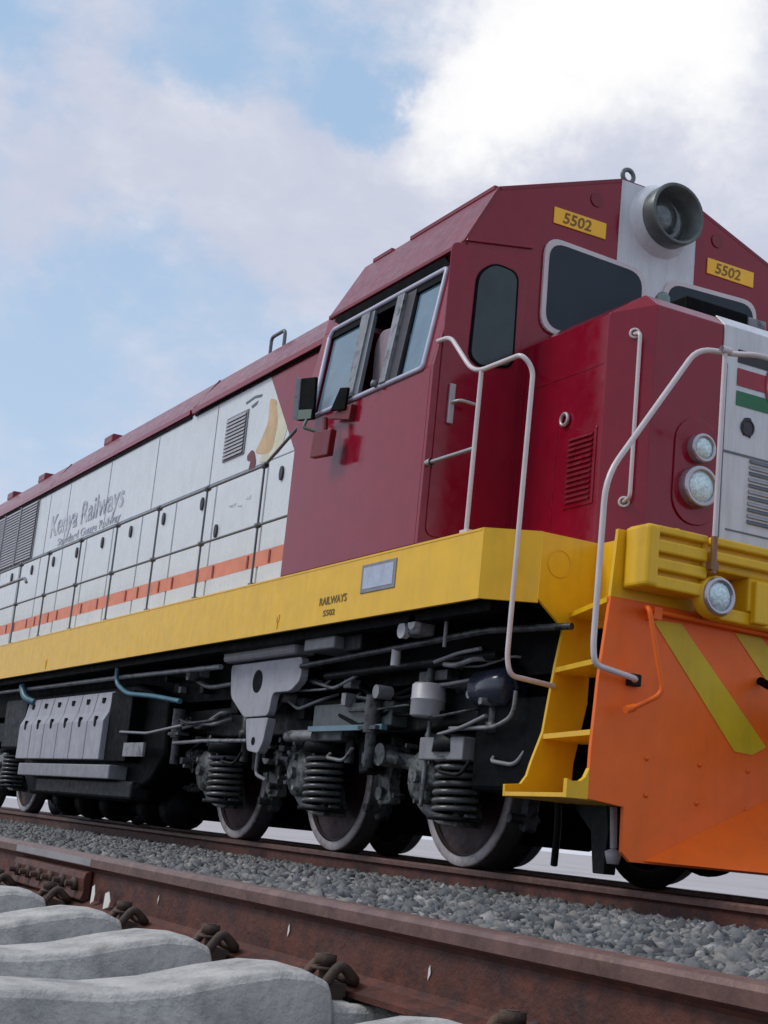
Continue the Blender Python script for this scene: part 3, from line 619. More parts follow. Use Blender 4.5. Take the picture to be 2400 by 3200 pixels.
# mirrors and red boards
mr_ = MB(); mr_.quad((-1.13, -1.72, 2.90), (-.97, -1.68, 2.89), (-.99, -1.68, 3.20), (-1.15, -1.72, 3.215), .025, (.25, -1, 0)); mi = part('wing_mirror', mr_, BLACK, LO, .006)
e_ = MB(); e_.quad((-1.152, -1.75, 2.91), (-1.13, -1.725, 2.90), (-1.15, -1.725, 3.21), (-1.172, -1.75, 3.22), .012, (-.2, -1, 0)); part('mirror_edge', e_, GREYL, mi)
e_ = MB(); e_.tube([(-1.02, -1.70, 2.89), (-1.02, -1.72, 2.83), (-.95, -1.62, 2.80)], .012, 8, .02); e_.quad((-1.12, -1.728, 2.905), (-.98, -1.69, 2.895), (-.98, -1.69, 2.96), (-1.12, -1.728, 2.975), .004, (.25, -1, 0)); part('mirror_bracket', e_, mat('green_bracket', (.12, .17, .13), .4), mi)
m2 = MB(); m2.quad((-.66, -1.70, 2.88), (-.52, -1.66, 2.87), (-.50, -1.66, 3.02), (-.58, -1.68, 3.03), .02, (.2, -1, 0)); part('small_mirror', m2, BLACK, LO, .004)
rb = MB(); rb.quad((-.82, -1.74, 2.575), (-.59, -1.72, 2.56), (-.57, -1.72, 2.735), (-.79, -1.74, 2.75), .05, (.1, -1, 0)); part('red_board', rb, REDM, LO, .006, label='small square red board below the side window')
rb = MB(); rb.add([(-.80, -1.68, 2.86), (-.48, -1.64, 2.80), (-.46, -1.64, 2.90), (-.80, -1.64, 2.86), (-.48, -1.60, 2.80), (-.46, -1.60, 2.90)], [(0, 1, 2), (5, 4, 3), (0, 3, 4, 1), (1, 4, 5, 2), (2, 5, 3, 0)]); rb.tube([(-.70, -1.70, 2.74), (-.72, -1.70, 2.84)], .02, 8); part('red_pennant', rb, REDM, LO, label='small red pennant shaped plate under the window')
# ---- sill details
sp = MB(); sp.box(-.13, .315, -1.606, -1.6, 1.600, 1.782); so_ = part('maker_plate', sp, GREYP, LO, .003, label='silver blue maker plate on the yellow sill')
sp = MB(); sp.box(-.10, .285, -1.608, -1.606, 1.625, 1.760); part('plate_face', sp, SILV, so_)
text_part('sill_lettering', 'RAILWAYS', .072, INKO, LO, (-.71, -1.602, 1.575), (1, 0, 0), (0, 0, 1), sx=1.15)
text_part('sill_lettering', '5502', .055, INKO, LO, (-.64, -1.602, 1.50), (1, 0, 0), (0, 0, 1), sx=1.6)
for x in (-1.38, -7.1): 
    sp = MB(); sp.box(x, x+.05, -1.606, -1.6, 1.52, 1.57); sp.box(x+.02, x+.032, -1.606, -1.6, 1.47, 1.55); part('sill_bracket', sp, YELLOW, LO)
# ---- hood
HY = 1.1
ho = MB(); ho.prism([(-HY, 1.842), (-HY, 3.862), (HY, 3.862), (HY, 1.842)], 'x', XR+.6, CR)
part('hood', ho, WHITE, LO, .006, label='long white engine hood')
hr_ = MB(); hr_.prism([(-HY-.004, 3.862), (-HY-.02, 3.90), (-1.02, 4.06), (-.86, 4.275), (-.70, 4.345), (.70, 4.345), (.86, 4.275), (HY+.02, 3.90), (HY+.004, 3.862)], 'x', XR+.6, -1.285)
part('hood_roof', hr_, MAROON2, LO, .01, label='maroon roof of the long hood')
for x in (-13.9, -9.9, -5.05):
    rs = MB(); rs.prism([(-HY-.026, 3.903), (-.866, 4.283), (-.855, 4.270), (-HY-.018, 3.89)], 'x', x-.012, x+.012); part('roof_seam', rs, MAROON2, LO)
for (x0, x1, dy, zz) in ((-4.92, -1.66, .050, 3.855), (-16.8, -5.02, .036, 3.868)):
    g = MB(); g.prism([(-HY, zz+.05), (-HY-dy, zz+.045), (-HY-dy, zz), (-HY-dy+.012, zz), (-HY-dy+.012, zz+.03), (-HY, zz+.03)], 'x', x0, x1); part('hood_rain_gutter', g, MAROON, LO)
    g = MB(); g.box(x0, x1, -HY-.015, -HY, 3.835, 3.86); part('gutter_shadow_strip', g, BLACK, LO)  # black strip paints the shadow line under the gutter
pm = MB(); pm.prism([(-3.19, 3.835), (-1.40, 3.835), (-1.40, 1.86), (-2.3, 1.86), (-2.47, 3.0)], 'y', -HY-.0045, -HY); part('hood_maroon_panel', pm, MAROON, LO, label='maroon painted front end of the hood side')
ol = MB(); ol.box(XR+.6, -2.3, -HY-.014, -HY-.012, 2.172, 2.300); part('orange_line', ol, STRIPE_O, LO, label='orange line along the hood doors')
gl_ = MB(); gl_.box(XR+.6, -1.6, -HY-.02, -HY, 1.845, 1.875); part('hood_base_strip', gl_, DRAIL, LO)
DOORS = [(-2.98, -2.33), (-4.10, -3.02), (-5.10, -4.14), (-6.06, -5.14), (-6.98, -6.10), (-7.90, -7.02), (-8.82, -7.94), (-9.75, -8.86), (-10.7, -9.79), (-11.66, -10.74), (-12.6, -11.7), (-13.6, -12.64), (-14.6, -13.64), (-15.6, -14.64)]
for k, (x0, x1) in enumerate(DOORS):
    d = MB(); d.box(x0, x1, -HY-.012, -HY-.0, 1.885, 3.055); do = part('hood_door', d, WHITE, LO, .004)
    hx = {0: -2.70, 1: -4.0}.get(k, x1-.28)
    hb = MB(); hb.prism([(hx+.035*math.cos(t), (2.907 if k != 1 else 2.60)+.062*math.sin(t)) for t in np.linspace(0, 2*PI, 14, endpoint=False)], 'y', -HY-.030, -HY-.012); part('door_latch', hb, INK, do, .004)
    for xx in ((x0+.12, x1-.2) if k != 0 else (x0+.2,)):
        hb = MB(); hb.box(xx, xx+.035, -HY-.020, -HY-.014, 2.18, 2.285); part('door_hinge', hb, mat('hinge_rust_red', (.25, .035, .02), .5), do)
# upper hood panels seams
for x in (-4.35, -5.9, -7.4, -8.9, -9.72): 
    s2 = MB(); s2.box(x-.006, x+.006, -HY-.003, -HY, 3.07, 3.82); part('hood_seam', s2, GREYP, LO)
s2 = MB(); s2.box(XR+.7, -2.52, -HY-.003, -HY, 3.066, 3.076); part('hood_seam', s2, GREYP, LO)
# vent + grille
v_ = MB(); v_.box(-4.085, -3.60, -HY-.010, -HY, 3.235, 3.640); vo = part('side_vent', v_, GREYP, LO, .004, label='square grey louvred vent')
for k in range(11):
    b_ = MB(); z = 3.25+k*.034; b_.quad((-4.06, -HY-.024, z), (-3.625, -HY-.024, z), (-3.625, -HY-.013, z+.031), (-4.06, -HY-.013, z+.031), .003, (0, -1, .6)); part('louvre_blade', b_, SLAT, vo)
v_ = MB(); v_.box(-12.6, -10.22, -HY-.012, -HY, 3.07, 3.83); vo = part('radiator_grille', v_, GREYP, LO, .004, label='large grey radiator grille')
for k in range(20):
    b_ = MB(); z = 3.085+k*.037; b_.quad((-12.57, -HY-.03, z), (-10.25, -HY-.03, z), (-10.25, -HY-.017, z+.035), (-12.57, -HY-.017, z+.035), .003, (0, -1, .6)); part('louvre_blade', b_, SLAT, vo)
for x in (-11.8, -11.0): 
    b_ = MB(); b_.box(x-.02, x+.02, -HY-.036, -HY-.012, 3.07, 3.83); part('grille_bar', b_, GREYP, vo)
# swoosh artwork
yq = -HY-.0035
def art(pts, m_, d=0):
    a_ = MB(); a_.prism(rpoly(pts, .05), 'y', yq-d, -HY-.001); part('painted_swoosh', a_, m_, LO, label='gold and brown swoosh painted on the white hood')
art([(-3.27, 3.10), (-3.05, 3.07), (-2.82, 3.12), (-2.72, 3.30), (-2.86, 3.62), (-3.02, 3.72), (-2.98, 3.45), (-3.02, 3.25)], GOLD2)
art([(-3.36, 3.20), (-3.12, 3.14), (-2.98, 3.16), (-2.93, 3.38), (-3.02, 3.60), (-3.16, 3.64), (-3.14, 3.42), (-3.24, 3.30)], GOLD, .001)
art([(-3.46, 3.06), (-3.36, 3.02), (-3.30, 3.10), (-3.36, 3.20), (-3.42, 3.24), (-3.52, 3.20), (-3.50, 3.15), (-3.42, 3.14)], mat('swoosh_brown', (.14, .03, .03), .5), .002)
a_ = MB(); a_.prism([(-3.70, 3.715), (-3.50, 3.735), (-3.34, 3.715), (-3.36, 3.695), (-3.5, 3.712), (-3.68, 3.695)], 'y', yq, -HY-.001); a_.prism([(-3.56, 3.655), (-3.42, 3.675), (-3.44, 3.645), (-3.54, 3.63)], 'y', yq, -HY-.001); part('small_mark', a_, mat('bluegrey_mark', (.10, .14, .16), .5), LO)
a_ = MB(); a_.prism([(-3.78, 2.79), (-3.62, 2.80), (-3.62, 2.78), (-3.70, 2.765)], 'y', -HY-.0135, -HY-.0125); a_.prism([(-3.60, 2.765), (-3.48, 2.76), (-3.48, 2.74)], 'y', -HY-.0135, -HY-.0125); a_.prism([(-3.42, 2.80), (-3.30, 2.82), (-3.30, 2.78)], 'y', -HY-.0135, -HY-.0125); part('small_mark', a_, INKG, LO)
# lettering on the hood
def words(name, body, size, x, z, sx, gap):
    for w in body.split():
        o = text_part(name, w, size, INKG, LO, (x, yq, z), (1, 0, 0), (0, 0, 1), sx=sx)
        x = max(v.co.x for v in o.data.vertices)+gap
words('hood_lettering', 'Kenya Railways', .37, -9.55, 3.25, 1.20, .11)
words('hood_lettering_small', 'Standard Gauge Railway', .135, -9.15, 3.095, 1.75, .07)
# roof loops / bumps
lp = MB(); lp.tube([(-4.02, -.80, 4.32), (-4.02, -.80, 4.47), (-3.72, -.80, 4.47), (-3.72, -.80, 4.32)], .017, 8, .05); part('lifting_eye', lp, DRAIL, LO)
for x in (-8.5, -11.3, -12.9): 
    b_ = MB(); b_.box(x-.16, x+.16, -.86, -.70, 4.28, 4.385); part('roof_block', b_, MAROON2, LO, .02)
for x in (-8.5, -6.0): pass
# ---- walkway railing
posts = [-1.98-1.135*i for i in range(0, 13)]
PY = -1.572
rl = MB(); rl.tube([(CR+.01, -1.50, 3.07), (posts[0], PY, 2.755)], .0125, 8); rl.tube([(posts[0], PY, 2.755), (posts[-1]-.5, PY, 2.755)], .0115, 8); part('railing_top_rail', rl, DRAIL, LO)
rl = MB(); rl.tube([(CR+.01, PY, 2.295), (posts[-1]-.5, PY, 2.295)], .0105, 8); part('railing_middle_rail', rl, DRAIL, LO)
for x in posts:
    p_ = MB(); p_.cyl((x, PY, 1.83), (x, PY, 2.755), .0095, 8); p_.lathe([(-.026, .012), (-.02, .024), (.02, .024), (.026, .012)], (x, PY, 2.295), 'x', 10); p_.lathe([(-.03, .016), (-.022, .026), (.022, .026), (.03, .016)], (x, PY, 2.755), 'x', 10)
    p_.box(x-.03, x+.03, PY-.012, PY+.03, 1.80, 1.86); part('railing_post', p_, DRAIL, LO)
rl2 = MB(); rl2.tube([(-8.35, -1.60, 2.50), (-8.45, -1.60, 2.56), (-13.0, -1.60, 2.56)], .018, 8, .05); part('light_side_rail', rl2, GREYL, LO)
# ---- pale handrails at the front corner
for sg in (-1, 1):
    h1 = MB(); h1.tube([(1.475, sg*1.20, 1.014), (1.50, sg*1.50, 1.03), (1.49, sg*1.52, 1.12), (1.49, sg*1.50, 2.72), (1.46, sg*1.56, 2.80), (.97, sg*1.57, 2.80), (.66, sg*1.57, 3.10), (XC, sg*1.585, 3.10)], .0145, 10, .12); part('corner_handrail', h1, PALER, LO)
    h2 = MB(); h2.cyl((1.04, sg*1.57, 1.83), (1.055, sg*1.57, 2.79), .0140, 10); h2.box(1.0, 1.08, sg*1.59, sg*1.54, 1.835, 1.86); part('corner_handrail_post', h2, PALER, LO)
    h3 = MB(); h3.tube([(XC, sg*1.58, 2.335), (1.04, sg*1.57, 2.335)], .013, 8); h3.lathe([(0, .022), (.05, .022)], (XC, sg*1.58, 2.335), 'x', 10); part('door_guard_bar', h3, STEEL, LO)
    h4 = MB(); h4.tube([(2.17, sg*1.22, 1.012), (2.24, sg*1.24, 1.014), (2.24, sg*1.50, 1.05), (2.24, sg*1.515, 1.14), (2.23, sg*1.50, 1.99), (2.23, sg*.97, 2.79), (2.28, sg*.78, 2.79), (2.37, sg*.70, 2.785), (2.39, sg*.25, 2.785), (2.39, 0, 2.785)], .0155, 10, .13); part('front_handrail', h4, PALER, LO)
    h5 = MB(); h5.cyl((2.375, sg*.915, 1.77), (2.365, sg*.90, 2.76), .0135, 10); h5.lathe([(-.03, .02), (.03, .02)], (2.37, sg*.90, 2.76), 'y', 10); part('front_handrail_post', h5, PALER, LO)
    h6 = MB(); h6.cyl((2.375, sg*.915, 1.58), (2.375, sg*.915, 1.77), .017, 10); h6.box(2.35, 2.39, sg*.89, sg*.94, 1.60, 1.64); part('post_bracket', h6, mat('brown_bracket', (.25, .12, .05), .5), LO)
    h7 = MB(); h7.box(2.16, 2.20, sg*1.25, sg*1.18, .985, 1.045); part('handrail_clamp', h7, DARK, LO, .005)

# ================================================================== running gear
def wheel(x, sg, parent):
    c = (x, sg*.79, .525); s_ = sg
    w = MB(); w.lathe([(-.003, .458), (0, .460), (0, .512), (-.004, .518), (-.02, .522), (-.02, .458)], c, (0, s_, 0), 56); wo = part('wheel', w, TYRE, parent)
    w = MB(); w.lathe([(-.0205, .44), (-.021, .5215), (-.10, .53), (-.115, .555), (-.135, .553), (-.14, .43)], c, (0, s_, 0), 56); part('tread', w, mat('dark_tread', (.035, .03, .03), .4, .3, var=.2), wo)
    w = MB(); w.lathe([(-.006, .460), (-.035, .445), (-.055, .36), (-.05, .20), (-.01, .15), (.02, .13), (.02, 0)], c, (0, s_, 0), 40); part('wheel_disc', w, HUB, wo)
    w = MB(); w.lathe([(-.141, .43), (-.12, .40), (-.12, .0)], c, (0, s_, 0), 40); part('wheel_back', w, DARK, wo)
def bogie(cx, near_detail=True):
    bf = MB()
    for sg in (-1, 1):
        bf.prism([(cx+2.55, .86), (cx+2.6, 1.02), (cx+.9, 1.05), (cx-.9, 1.05), (cx-2.6, 1.02), (cx-2.55, .86), (cx-1.5, .80), (cx+1.5, .80)], 'y', sg*.93, sg*1.10)
        for dx in (-.9, .9): bf.prism([(cx+dx-.10, .82), (cx+dx+.14, .82), (cx+dx+.10, .55), (cx+dx-.02, .53)], 'y', sg*.95, sg*1.08)
    bf.box(cx-2.5, cx-2.3, -1, 1, .78, 1.0); bf.box(cx+2.3, cx+2.5, -1, 1, .78, 1.0); bf.box(cx-.15, cx+.15, -1, 1, .6, 1.0)
    bo = part('bogie_frame', bf, DARK, LO, .015)
    for k, ax_ in enumerate((1.8, 0, -1.8)):
        x = cx+ax_
        a = MB(); a.cyl((x, -.75, .525), (x, .75, .525), .10, 16); a.cyl((x-.42, -.45, .50), (x-.42, .45, .50), .33, 20); a.box(x-.85, x-.2, -.5, .5, .32, .75); part('traction_motor', a, BLACK, LO)
        for sg in (-1, 1):
            wheel(x, sg, LO)
            # axle box casting with link arm
            b = MB(); b.prism(rpoly([(x-.24, .40), (x-.26, .62), (x-.14, .74), (x+.10, .76), (x+.16, .66), (x+.34, .30), (x+.34, .235), (x+.12, .245), (x-.08, .30)], .05), 'y', sg*.86, sg*1.04)
            b.lathe([(0, .165), (.06, .165), (.085, .12), (.085, .0)], (x-.04, sg*1.04, .525), (0, sg, 0), 22)
            b.cyl((x-.04, sg*1.12, .525), (x-.04, sg*1.16, .525), .045, 8)
            for t in range(6):
                an = t*PI/3+.3; b.cyl((x-.04+.13*math.cos(an), sg*1.08, .525+.13*math.sin(an)), (x-.04+.13*math.cos(an), sg*1.115, .525+.13*math.sin(an)), .014, 6)
            ab = part('axle_box', b, CAST, LO, .012)
            arm = MB(); arm.tube([(x-.18, sg*1.04, .60), (x-.42, sg*1.06, .64), (x-.56, sg*1.06, .66)], [.06, .04, .055], 10); arm.cyl((x-.58, sg*.92, .66), (x-.58, sg*1.12, .66), .075, 14); part('guide_arm', arm, CAST, ab)
            sp = MB(); sp.coil((x+.33, sg*1.06), .128, .0175, .30, .665, 7.6); sp2 = part('coil_spring', sp, SPRING, LO)
            sc = MB(); sc.coil((x+.33, sg*1.06), .075, .014, .30, .665, 7); part('inner_coil', sc, BLACK, sp2)
            sc = MB(); sc.lathe([(0, .0), (0, .165), (.03, .165), (.035, 0)], (x+.33, sg*1.06, .268), 'z', 22); part('spring_seat', sc, DARK, sp2); sc = MB(); sc.lathe([(0, 0), (0, .17), (.10, .16), (.12, 0)], (x+.33, sg*1.06, .668), 'z', 22); part('spring_seat', sc, DARK, sp2)
            # brake rigging
            br_ = MB(); br_.prism(rpoly([(x+.70, .24), (x+.74, .62), (x+.70, .80), (x+.63, .78), (x+.66, .50), (x+.63, .26)], .03), 'y', sg*.72, sg*.80)
            br_.cyl((x+.68, sg*.70, .32), (x+.68, sg*.90, .32), .03, 10); part('brake_hanger', br_, GREYF, LO, .005)
            dm = MB(); dm.tube([(x+.80, sg*1.12, .60), (x+.80, sg*1.12, .78), (x+.80, sg*1.12, .781), (x+.80, sg*1.12, .84), (x+.80, sg*1.12, .841), (x+.80, sg*1.12, 1.06)], [.03, .03, .06, .06, .045, .045], 14); part('damper', dm, GREYF, LO)
            bc = MB(); bc.cyl((x-.86, sg*1.03, .93), (x-.62, sg*1.03, .90), .085, 16); bc.lathe([(0, .10), (.03, .10), (.035, 0)], (x-.62, sg*1.03, .90), (1, 0, 0), 16); part('brake_cylinder', bc, DARK, LO)
    return bo
bogie(-1.8); bogie(-11.9)
# box + plate over the first spring, canister, air tank
def bx(nm, a, m_, bev=.008, label=None, parent=LO):
    mb = MB(); mb.box(*a); return part(nm, mb, m_, parent, bev, label)
bx('spring_cover_plate', (.06, .575, -1.19, -1.00, .62, .757), GREYP)
cy = MB(); cy.lathe([(0, 0), (0, .095), (.01, .105), (.10, .105), (.103, .109), (.108, .109), (.11, .105), (.19, .105), (.205, .09), (.205, .0)], (.175, -1.22, .872), 'z', 26); part('white_canister', cy, PALEG, LO, label='pale upright filter canister')
cy = MB(); cy.cyl((.175, -1.22, 1.07), (.175, -1.22, 1.18), .022, 10); part('canister_pipe', cy, GREYF, LO); cy = MB(); cy.box(.0, .34, -1.20, -1.0, 1.10, 1.16); part('canister_fitting', cy, GREYF, LO)
cy = MB(); cy.lathe([(0, 0), (.02, .08), (.04, .115), (.34, .115), (.36, .09), (.37, 0)], (.60, -1.12, 1.04), 'x', 26); part('air_reservoir', cy, mat('blue_black_paint', (.03, .035, .06), .25, coat=.4), LO)
cy = MB(); cy.lathe([(0, 0), (.03, .11), (.06, .14), (.66, .14), (.70, .1), (.71, 0)], (-.02, -.95, 1.09), 'x', 26); part('air_reservoir', cy, GREYF, LO)
bx('sand_box', (.62, 1.42, -1.15, -.45, .45, .98), BLACK, .03)
bx('cross_plate', (.58, 1.44, -1.0, .9, .98, 1.35), BLACK, .01)
# rail guard, sanding pipe at the front
gi = MB(); gi.prism([(1.20, .62), (1.42, .62), (1.50, .30), (1.48, .06), (1.38, .06), (1.34, .28), (1.18, .40)], 'y', -.72, -.80); gi.tube([(1.1, -.9, .62), (1.12, -.86, .35), (1.02, -.80, .08)], .022, 8, .1); part('rail_guard', gi, DARK, LO, .006)
gi = MB(); gi.prism([(1.20, .62), (1.42, .62), (1.50, .30), (1.48, .06), (1.38, .06), (1.34, .28), (1.18, .40)], 'y', .72, .80); part('rail_guard', gi, DARK, LO, .006)
gi = MB(); gi.cyl((1.93, -1.10, .40), (1.90, -1.06, .20), .018, 8); gi.lathe([(0, .0), (0, .03), (.06, .045), (.08, 0)], (1.90, -1.06, .12), 'z', 12); part('pale_pipe_end', gi, PALEG, LO)
gi = MB(); gi.tube([(1.25, -.35, .9), (1.35, -.3, .35), (1.55, -.22, .15), (1.75, -.15, .2), (1.9, -.1, .6)], .07, 12, .3); gi.box(.7, 2.0, -.5, .5, .95, 1.3); part('front_hose_bundle', gi, BLACK, LO)
# traction bracket
bx('bracket_top_bar', (-2.79, -1.47, -1.40, -1.22, 1.335, 1.492), BRK, .03)
tb = MB(); tb.prism(rpoly([(-2.69, 1.315), (-1.40, 1.315), (-1.40, 1.145), (-1.55, 1.075), (-1.85, 1.075), (-1.885, .91), (-2.33, .905), (-2.63, 1.07)], .05), 'y', -1.36, -1.30); to = part('traction_bracket', tb, BRK, LO, .006, label='large grey bracket plate hanging from the frame')
tb = MB(); tb.prism(rpoly([(-1.90, .90), (-1.95, .72), (-2.02, .64), (-2.22, .66), (-2.26, .74), (-2.31, .90)], .03), 'y', -1.35, -1.28); part('bracket_foot', tb, BRK, to, .006)
tb = MB(); tb.prism([(-2.14+.085*math.cos(t), 1.17+.085*math.sin(t)) for t in np.linspace(0, 2*PI, 24, endpoint=False)], 'y', -1.364, -1.358); part('bracket_hole', tb, BLACK, to)
tb = MB(); tb.prism([(-2.12+.03*math.cos(t), .73+.03*math.sin(t)) for t in np.linspace(0, 2*PI, 16, endpoint=False)], 'y', -1.354, -1.348); part('bracket_hole', tb, BLACK, to)
bx('frame_recess', (-2.75, -2.6, -1.3, -1.0, .95, 1.45), BLACK)
rd = MB(); rd.cyl((-1.85, -1.2, .78), (-1.38, -1.2, .78), .042, 12); part('link_rod', rd, GREYL, LO)
rd = MB(); rd.box(-1.38, -.30, -1.27, -1.23, .80, .835); part('blue_grey_bar', rd, mat('blue_grey_bar', (.10, .19, .24), .35), LO)
rd = MB(); rd.box(-1.42, -.28, -1.22, -1.0, .83, .99); rd.box(-1.46, -1.0, -1.2, -1.05, .74, .83); part('suspension_plate', rd, mat('dark_green_grey', (.05, .065, .065), .4, bump=.2), LO, .01)
bx('junction_box', (-1.18, -.72, -1.46, -1.2, 1.32, 1.44), GREYP, .01); bx('relay_box', (-.70, -.45, -1.40, -1.2, 1.30, 1.43), DARK, .01)
bx('valve_block', (.22, .42, -1.48, -1.35, 1.33, 1.45), GREYL, .02)
for a_, b_, c_r in (((.26, -1.46, 1.36), (.26, -1.5, 1.36), .05), ((.38, -1.46, 1.40), (.38, -1.5, 1.40), .045), ((-.05, -1.35, 1.18), (-.05, -1.35, 1.28), .03)):
    vv = MB(); vv.cyl(a_, b_, c_r, 14); part('valve', vv, PALEG, LO)
# pipes and rods
def pipe(nm, pts, r, m_, bend=.08): 
    p_ = MB(); p_.tube(pts, r, 8, bend); return part(nm, p_, m_, LO)
pipe('long_air_pipe', [(-9.5, -1.42, 1.335), (-5.2, -1.42, 1.325), (-2.75, -1.42, 1.30)], .022, GREYL)
pipe('long_air_pipe', [(-1.4, -1.36, 1.245), (.3, -1.36, 1.30), (1.0, -1.36, 1.325), (1.60, -1.2, 1.33)], .020, GREYF)
pipe('long_air_pipe', [(-1.2, -1.25, 1.18), (.2, -1.25, 1.20), (.9, -1.2, 1.22)], .03, DARK)
pipe('blue_hose', [(-5.13, -1.47, 1.47), (-5.13, -1.47, 1.27), (-4.85, -1.45, 1.16), (-4.2, -1.43, 1.12), (-3.6, -1.40, 1.06)], .022, CYAN, .15)
pipe('blue_hose', [(-8.35, -1.47, 1.36), (-8.2, -1.47, 1.22), (-8.0, -1.4, 1.18)], .04, CYAN, .1)
pipe('thin_pipe', [(.46, -1.22, .80), (.95, -1.22, .80), (1.13, -1.22, .86), (1.14, -1.22, 1.0)], .013, GREYL, .08)
pipe('thin_pipe', [(.30, -1.20, .77), (.62, -1.24, .80), (.88, -1.24, .865)], .012, GREYP, .1)
pipe('thin_pipe', [(.35, -1.3, 1.19), (.62, -1.3, 1.23), (.86, -1.3, 1.24)], .012, GREYP)
pipe('thin_pipe', [(-3.9, -1.3, .73), (-3.2, -1.3, .745), (-2.35, -1.3, .74)], .016, GREYL)
pipe('thin_pipe', [(-2.35, -1.2, .68), (-2.35, -1.2, .50), (-2.15, -1.2, .46)], .015, GREYL, .05)
pipe('thin_pipe', [(.08, -1.14, .86), (.07, -1.14, .62), (.06, -1.14, .34)], .014, GREYL)
pipe('thin_pipe', [(-4.9, -1.44, .82), (-4.2, -1.44, .80), (-3.5, -1.40, .86)], .013, GREYP)
pipe('thin_pipe', [(.62, -1.4, 1.44), (.62, -1.4, 1.25)], .012, GREYP)
pipe('cable', [(-3.9, -1.2, 1.30), (-3.4, -1.25, 1.18), (-2.75, -1.25, 1.20)], .02, GREYL, .2)
pipe('cable', [(1.14, -1.2, 1.0), (.98, -1.15, 1.18), (.5, -1.1, 1.3)], .02, BLACK, .2)
pipe('cable', [(-1.2, -1.1, 1.25), (-.6, -1.15, .98), (0.0, -1.1, 1.12)], .025, BLACK, .3)
# small fittings scattered along the underframe, each bolted on
random.seed(21)
for k in range(30):
    x = random.uniform(-4.6, .9); z = random.choice((random.uniform(1.10, 1.38), random.uniform(.55, .72), random.uniform(.9, 1.1))); y = -random.uniform(1.10, 1.28)
    mb = MB(); t = random.random()
    if t < .4: mb.box(x, x+random.uniform(.05, .14), y, y+.08, z, z+random.uniform(.04, .09))
    elif t < .75: mb.cyl((x, y-.05, z), (x, y+.06, z), random.uniform(.02, .045), 12)
    else: mb.tube([(x, y, z), (x+.05, y-.05, z-.03), (x+.25, y-.02, z-.05), (x+.32, y, z+.04)], .013, 8, .06)
    part('pipe_fitting', mb, random.choice((GREYF, GREYL, GREYF, DARK, GREYP)), LO, .004)
for x in (-3.95, -.45): 
    dm = MB(); dm.cyl((x, -1.26, .56), (x, -1.26, .80), .035, 12); dm.cyl((x, -1.26, .78), (x, -1.26, 1.02), .055, 14); dm.box(x-.12, x+.12, -1.30, -1.2, .80, .825); part('vertical_damper', dm, GREYF, LO)
for cx_ in (-.80, -2.60, -4.40):
    mb = MB(); mb.prism(rpoly([(cx_-.10, .34), (cx_-.12, .56), (cx_-.08, .76), (cx_+.02, .82), (cx_+.08, .68), (cx_+.04, .50), (cx_+.08, .36)], .04), 'y', -.84, -.93); mb.cyl((cx_-.03, -.86, .66), (cx_-.03, -.98, .66), .06, 16); mb.cyl((cx_-.04, -.86, .42), (cx_-.04, -.96, .42), .045, 14)
    bu = part('brake_unit', mb, CAST, LO, .01)
    mb = MB(); mb.cyl((cx_-.03, -.98, .66), (cx_-.03, -1.0, .66), .03, 8); part('pivot_nut', mb, GREYL, bu)
random.seed(5)
for k in range(46):
    x = random.choice((-.1, -1.9, -3.7))+random.uniform(-.30, .16); z = random.uniform(.34, .80); y = -random.uniform(1.04, 1.14)
    mb = MB(); t = random.random()
    if t < .5: mb.cyl((x, y-.03, z), (x, y+.05, z), random.uniform(.012, .03), 8)
    elif t < .8: mb.box(x, x+random.uniform(.03, .09), y-.01, y+.06, z, z+random.uniform(.03, .07))
    else: mb.tube([(x, y, z), (x+.03, y-.04, z+.08), (x-.02, y-.04, z+.18), (x-.03, y+.05, z+.26)], .010, 8, .04)
    part('bolted_fitting', mb, random.choice((GREYF, GREYL, GREYP, GREYF)), LO, .003)
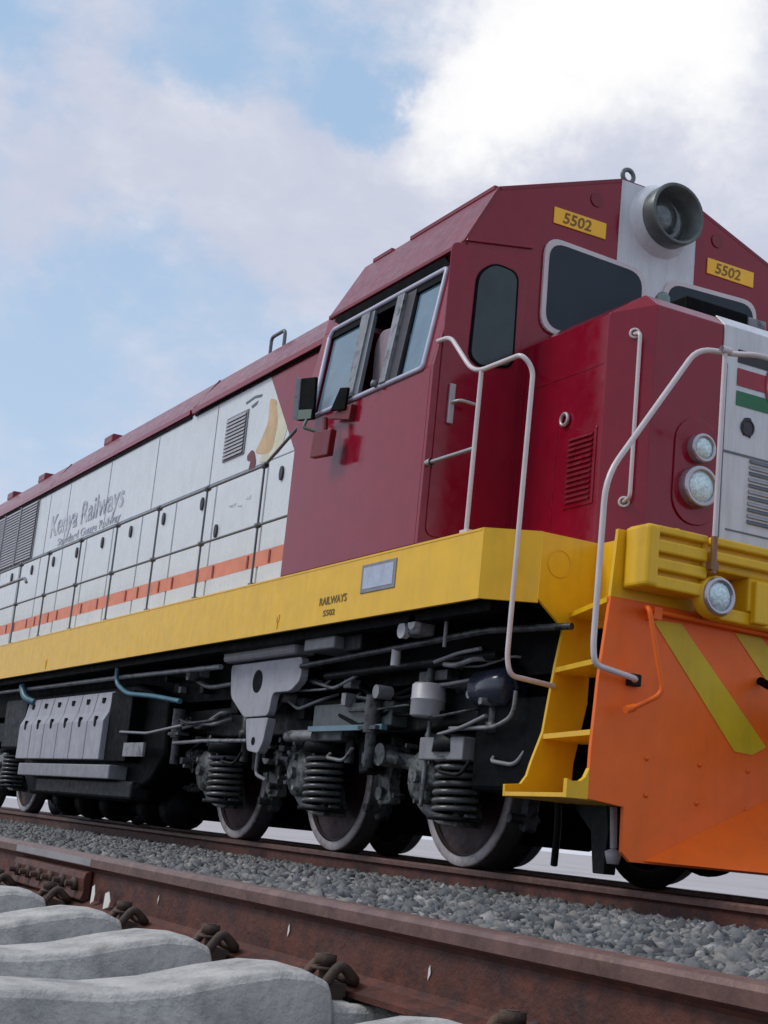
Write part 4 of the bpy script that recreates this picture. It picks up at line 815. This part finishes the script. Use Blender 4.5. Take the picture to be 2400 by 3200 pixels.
for k in range(16):
    x0 = random.uniform(-4.4, .4); z0 = random.uniform(.85, 1.32); l_ = random.uniform(.35, 1.0); y = -random.uniform(1.13, 1.3)
    mb = MB(); mb.tube([(x0, y+.14, z0), (x0, y, z0), (x0+l_*.5, y-.02, z0-random.uniform(.0, .10)), (x0+l_, y, z0+random.uniform(-.05, .05)), (x0+l_, y+.14, z0+.02)], random.uniform(.008, .016), 8, .06)
    part('small_pipe', mb, random.choice((GREYF, GREYL, BLACK, GREYP)), LO)
# ---- battery box and fuel tank
BY = -1.45
ft = MB(); ft.prism([(-8.35, 1.28), (-5.0, 1.28), (-4.15, 1.10), (-4.10, .62), (-4.35, .42), (-4.95, .22), (-8.1, .22), (-8.5, .45)], 'y', -1.30, 1.30); part('fuel_tank', ft, BLACK, LO, .03)
for k in range(6):
    x0 = -8.21+k*.482; x1 = x0+.462
    d = MB(); d.prism([(-1.40, 1.205), (-1.43, 1.02), (-1.475, .93), (-1.475, .572), (-1.30, .572), (-1.30, 1.205)], 'x', x0, x1); o = part('battery_box_door', d, BRK, LO, .008)
    s2 = MB(); s2.prism(rrect(x0+.20, x0+.265, .875, .975, .03, 4), 'y', -1.480, -1.455); part('key_slot', s2, BLACK, o); s2 = MB(); s2.box(x0+.20, x0+.27, -1.425, -1.41, 1.10, 1.15); part('latch', s2, BLACK, o)
bx('battery_box_side', (-5.318, -4.72, -1.43, -1.25, .56, 1.19), BLACK, .01)
bx('battery_tray', (-8.05, -5.0, -1.47, -1.2, .40, .527), GREYP, .01); bx('tank_bottom_tray', (-7.6, -4.6, -1.38, -1.2, .24, .395), DARK, .02)
bx('small_plate', (-4.70, -4.18, -1.465, -1.44, .60, .72), GREYL, .003, 'small pale plate beside the battery box')
bx('tank_equipment', (-7.9, -5.4, -.9, .9, .12, .24), BLACK, .04)
for x in (-7.9, -7.1, -6.3, -5.2, -4.6): 
    mb = MB(); mb.cyl((x, -1.05, .22), (x, -1.05, .22), .2, 8); mb = MB(); mb.lathe([(0, 0), (.01, .17), (.30, .17), (.31, 0)], (x-.1, -.9, .20), 'x', 18); part('drain_tank', mb, BLACK, LO)
bx('rear_equipment', (-9.4, -8.5, -1.35, -1.0, .70, 1.25), DARK, .02)
bx('inner_frame', (-15, 1.2, -.62, .62, .85, 1.15), BLACK, .0)

# shared settings
S.render.engine = 'CYCLES'
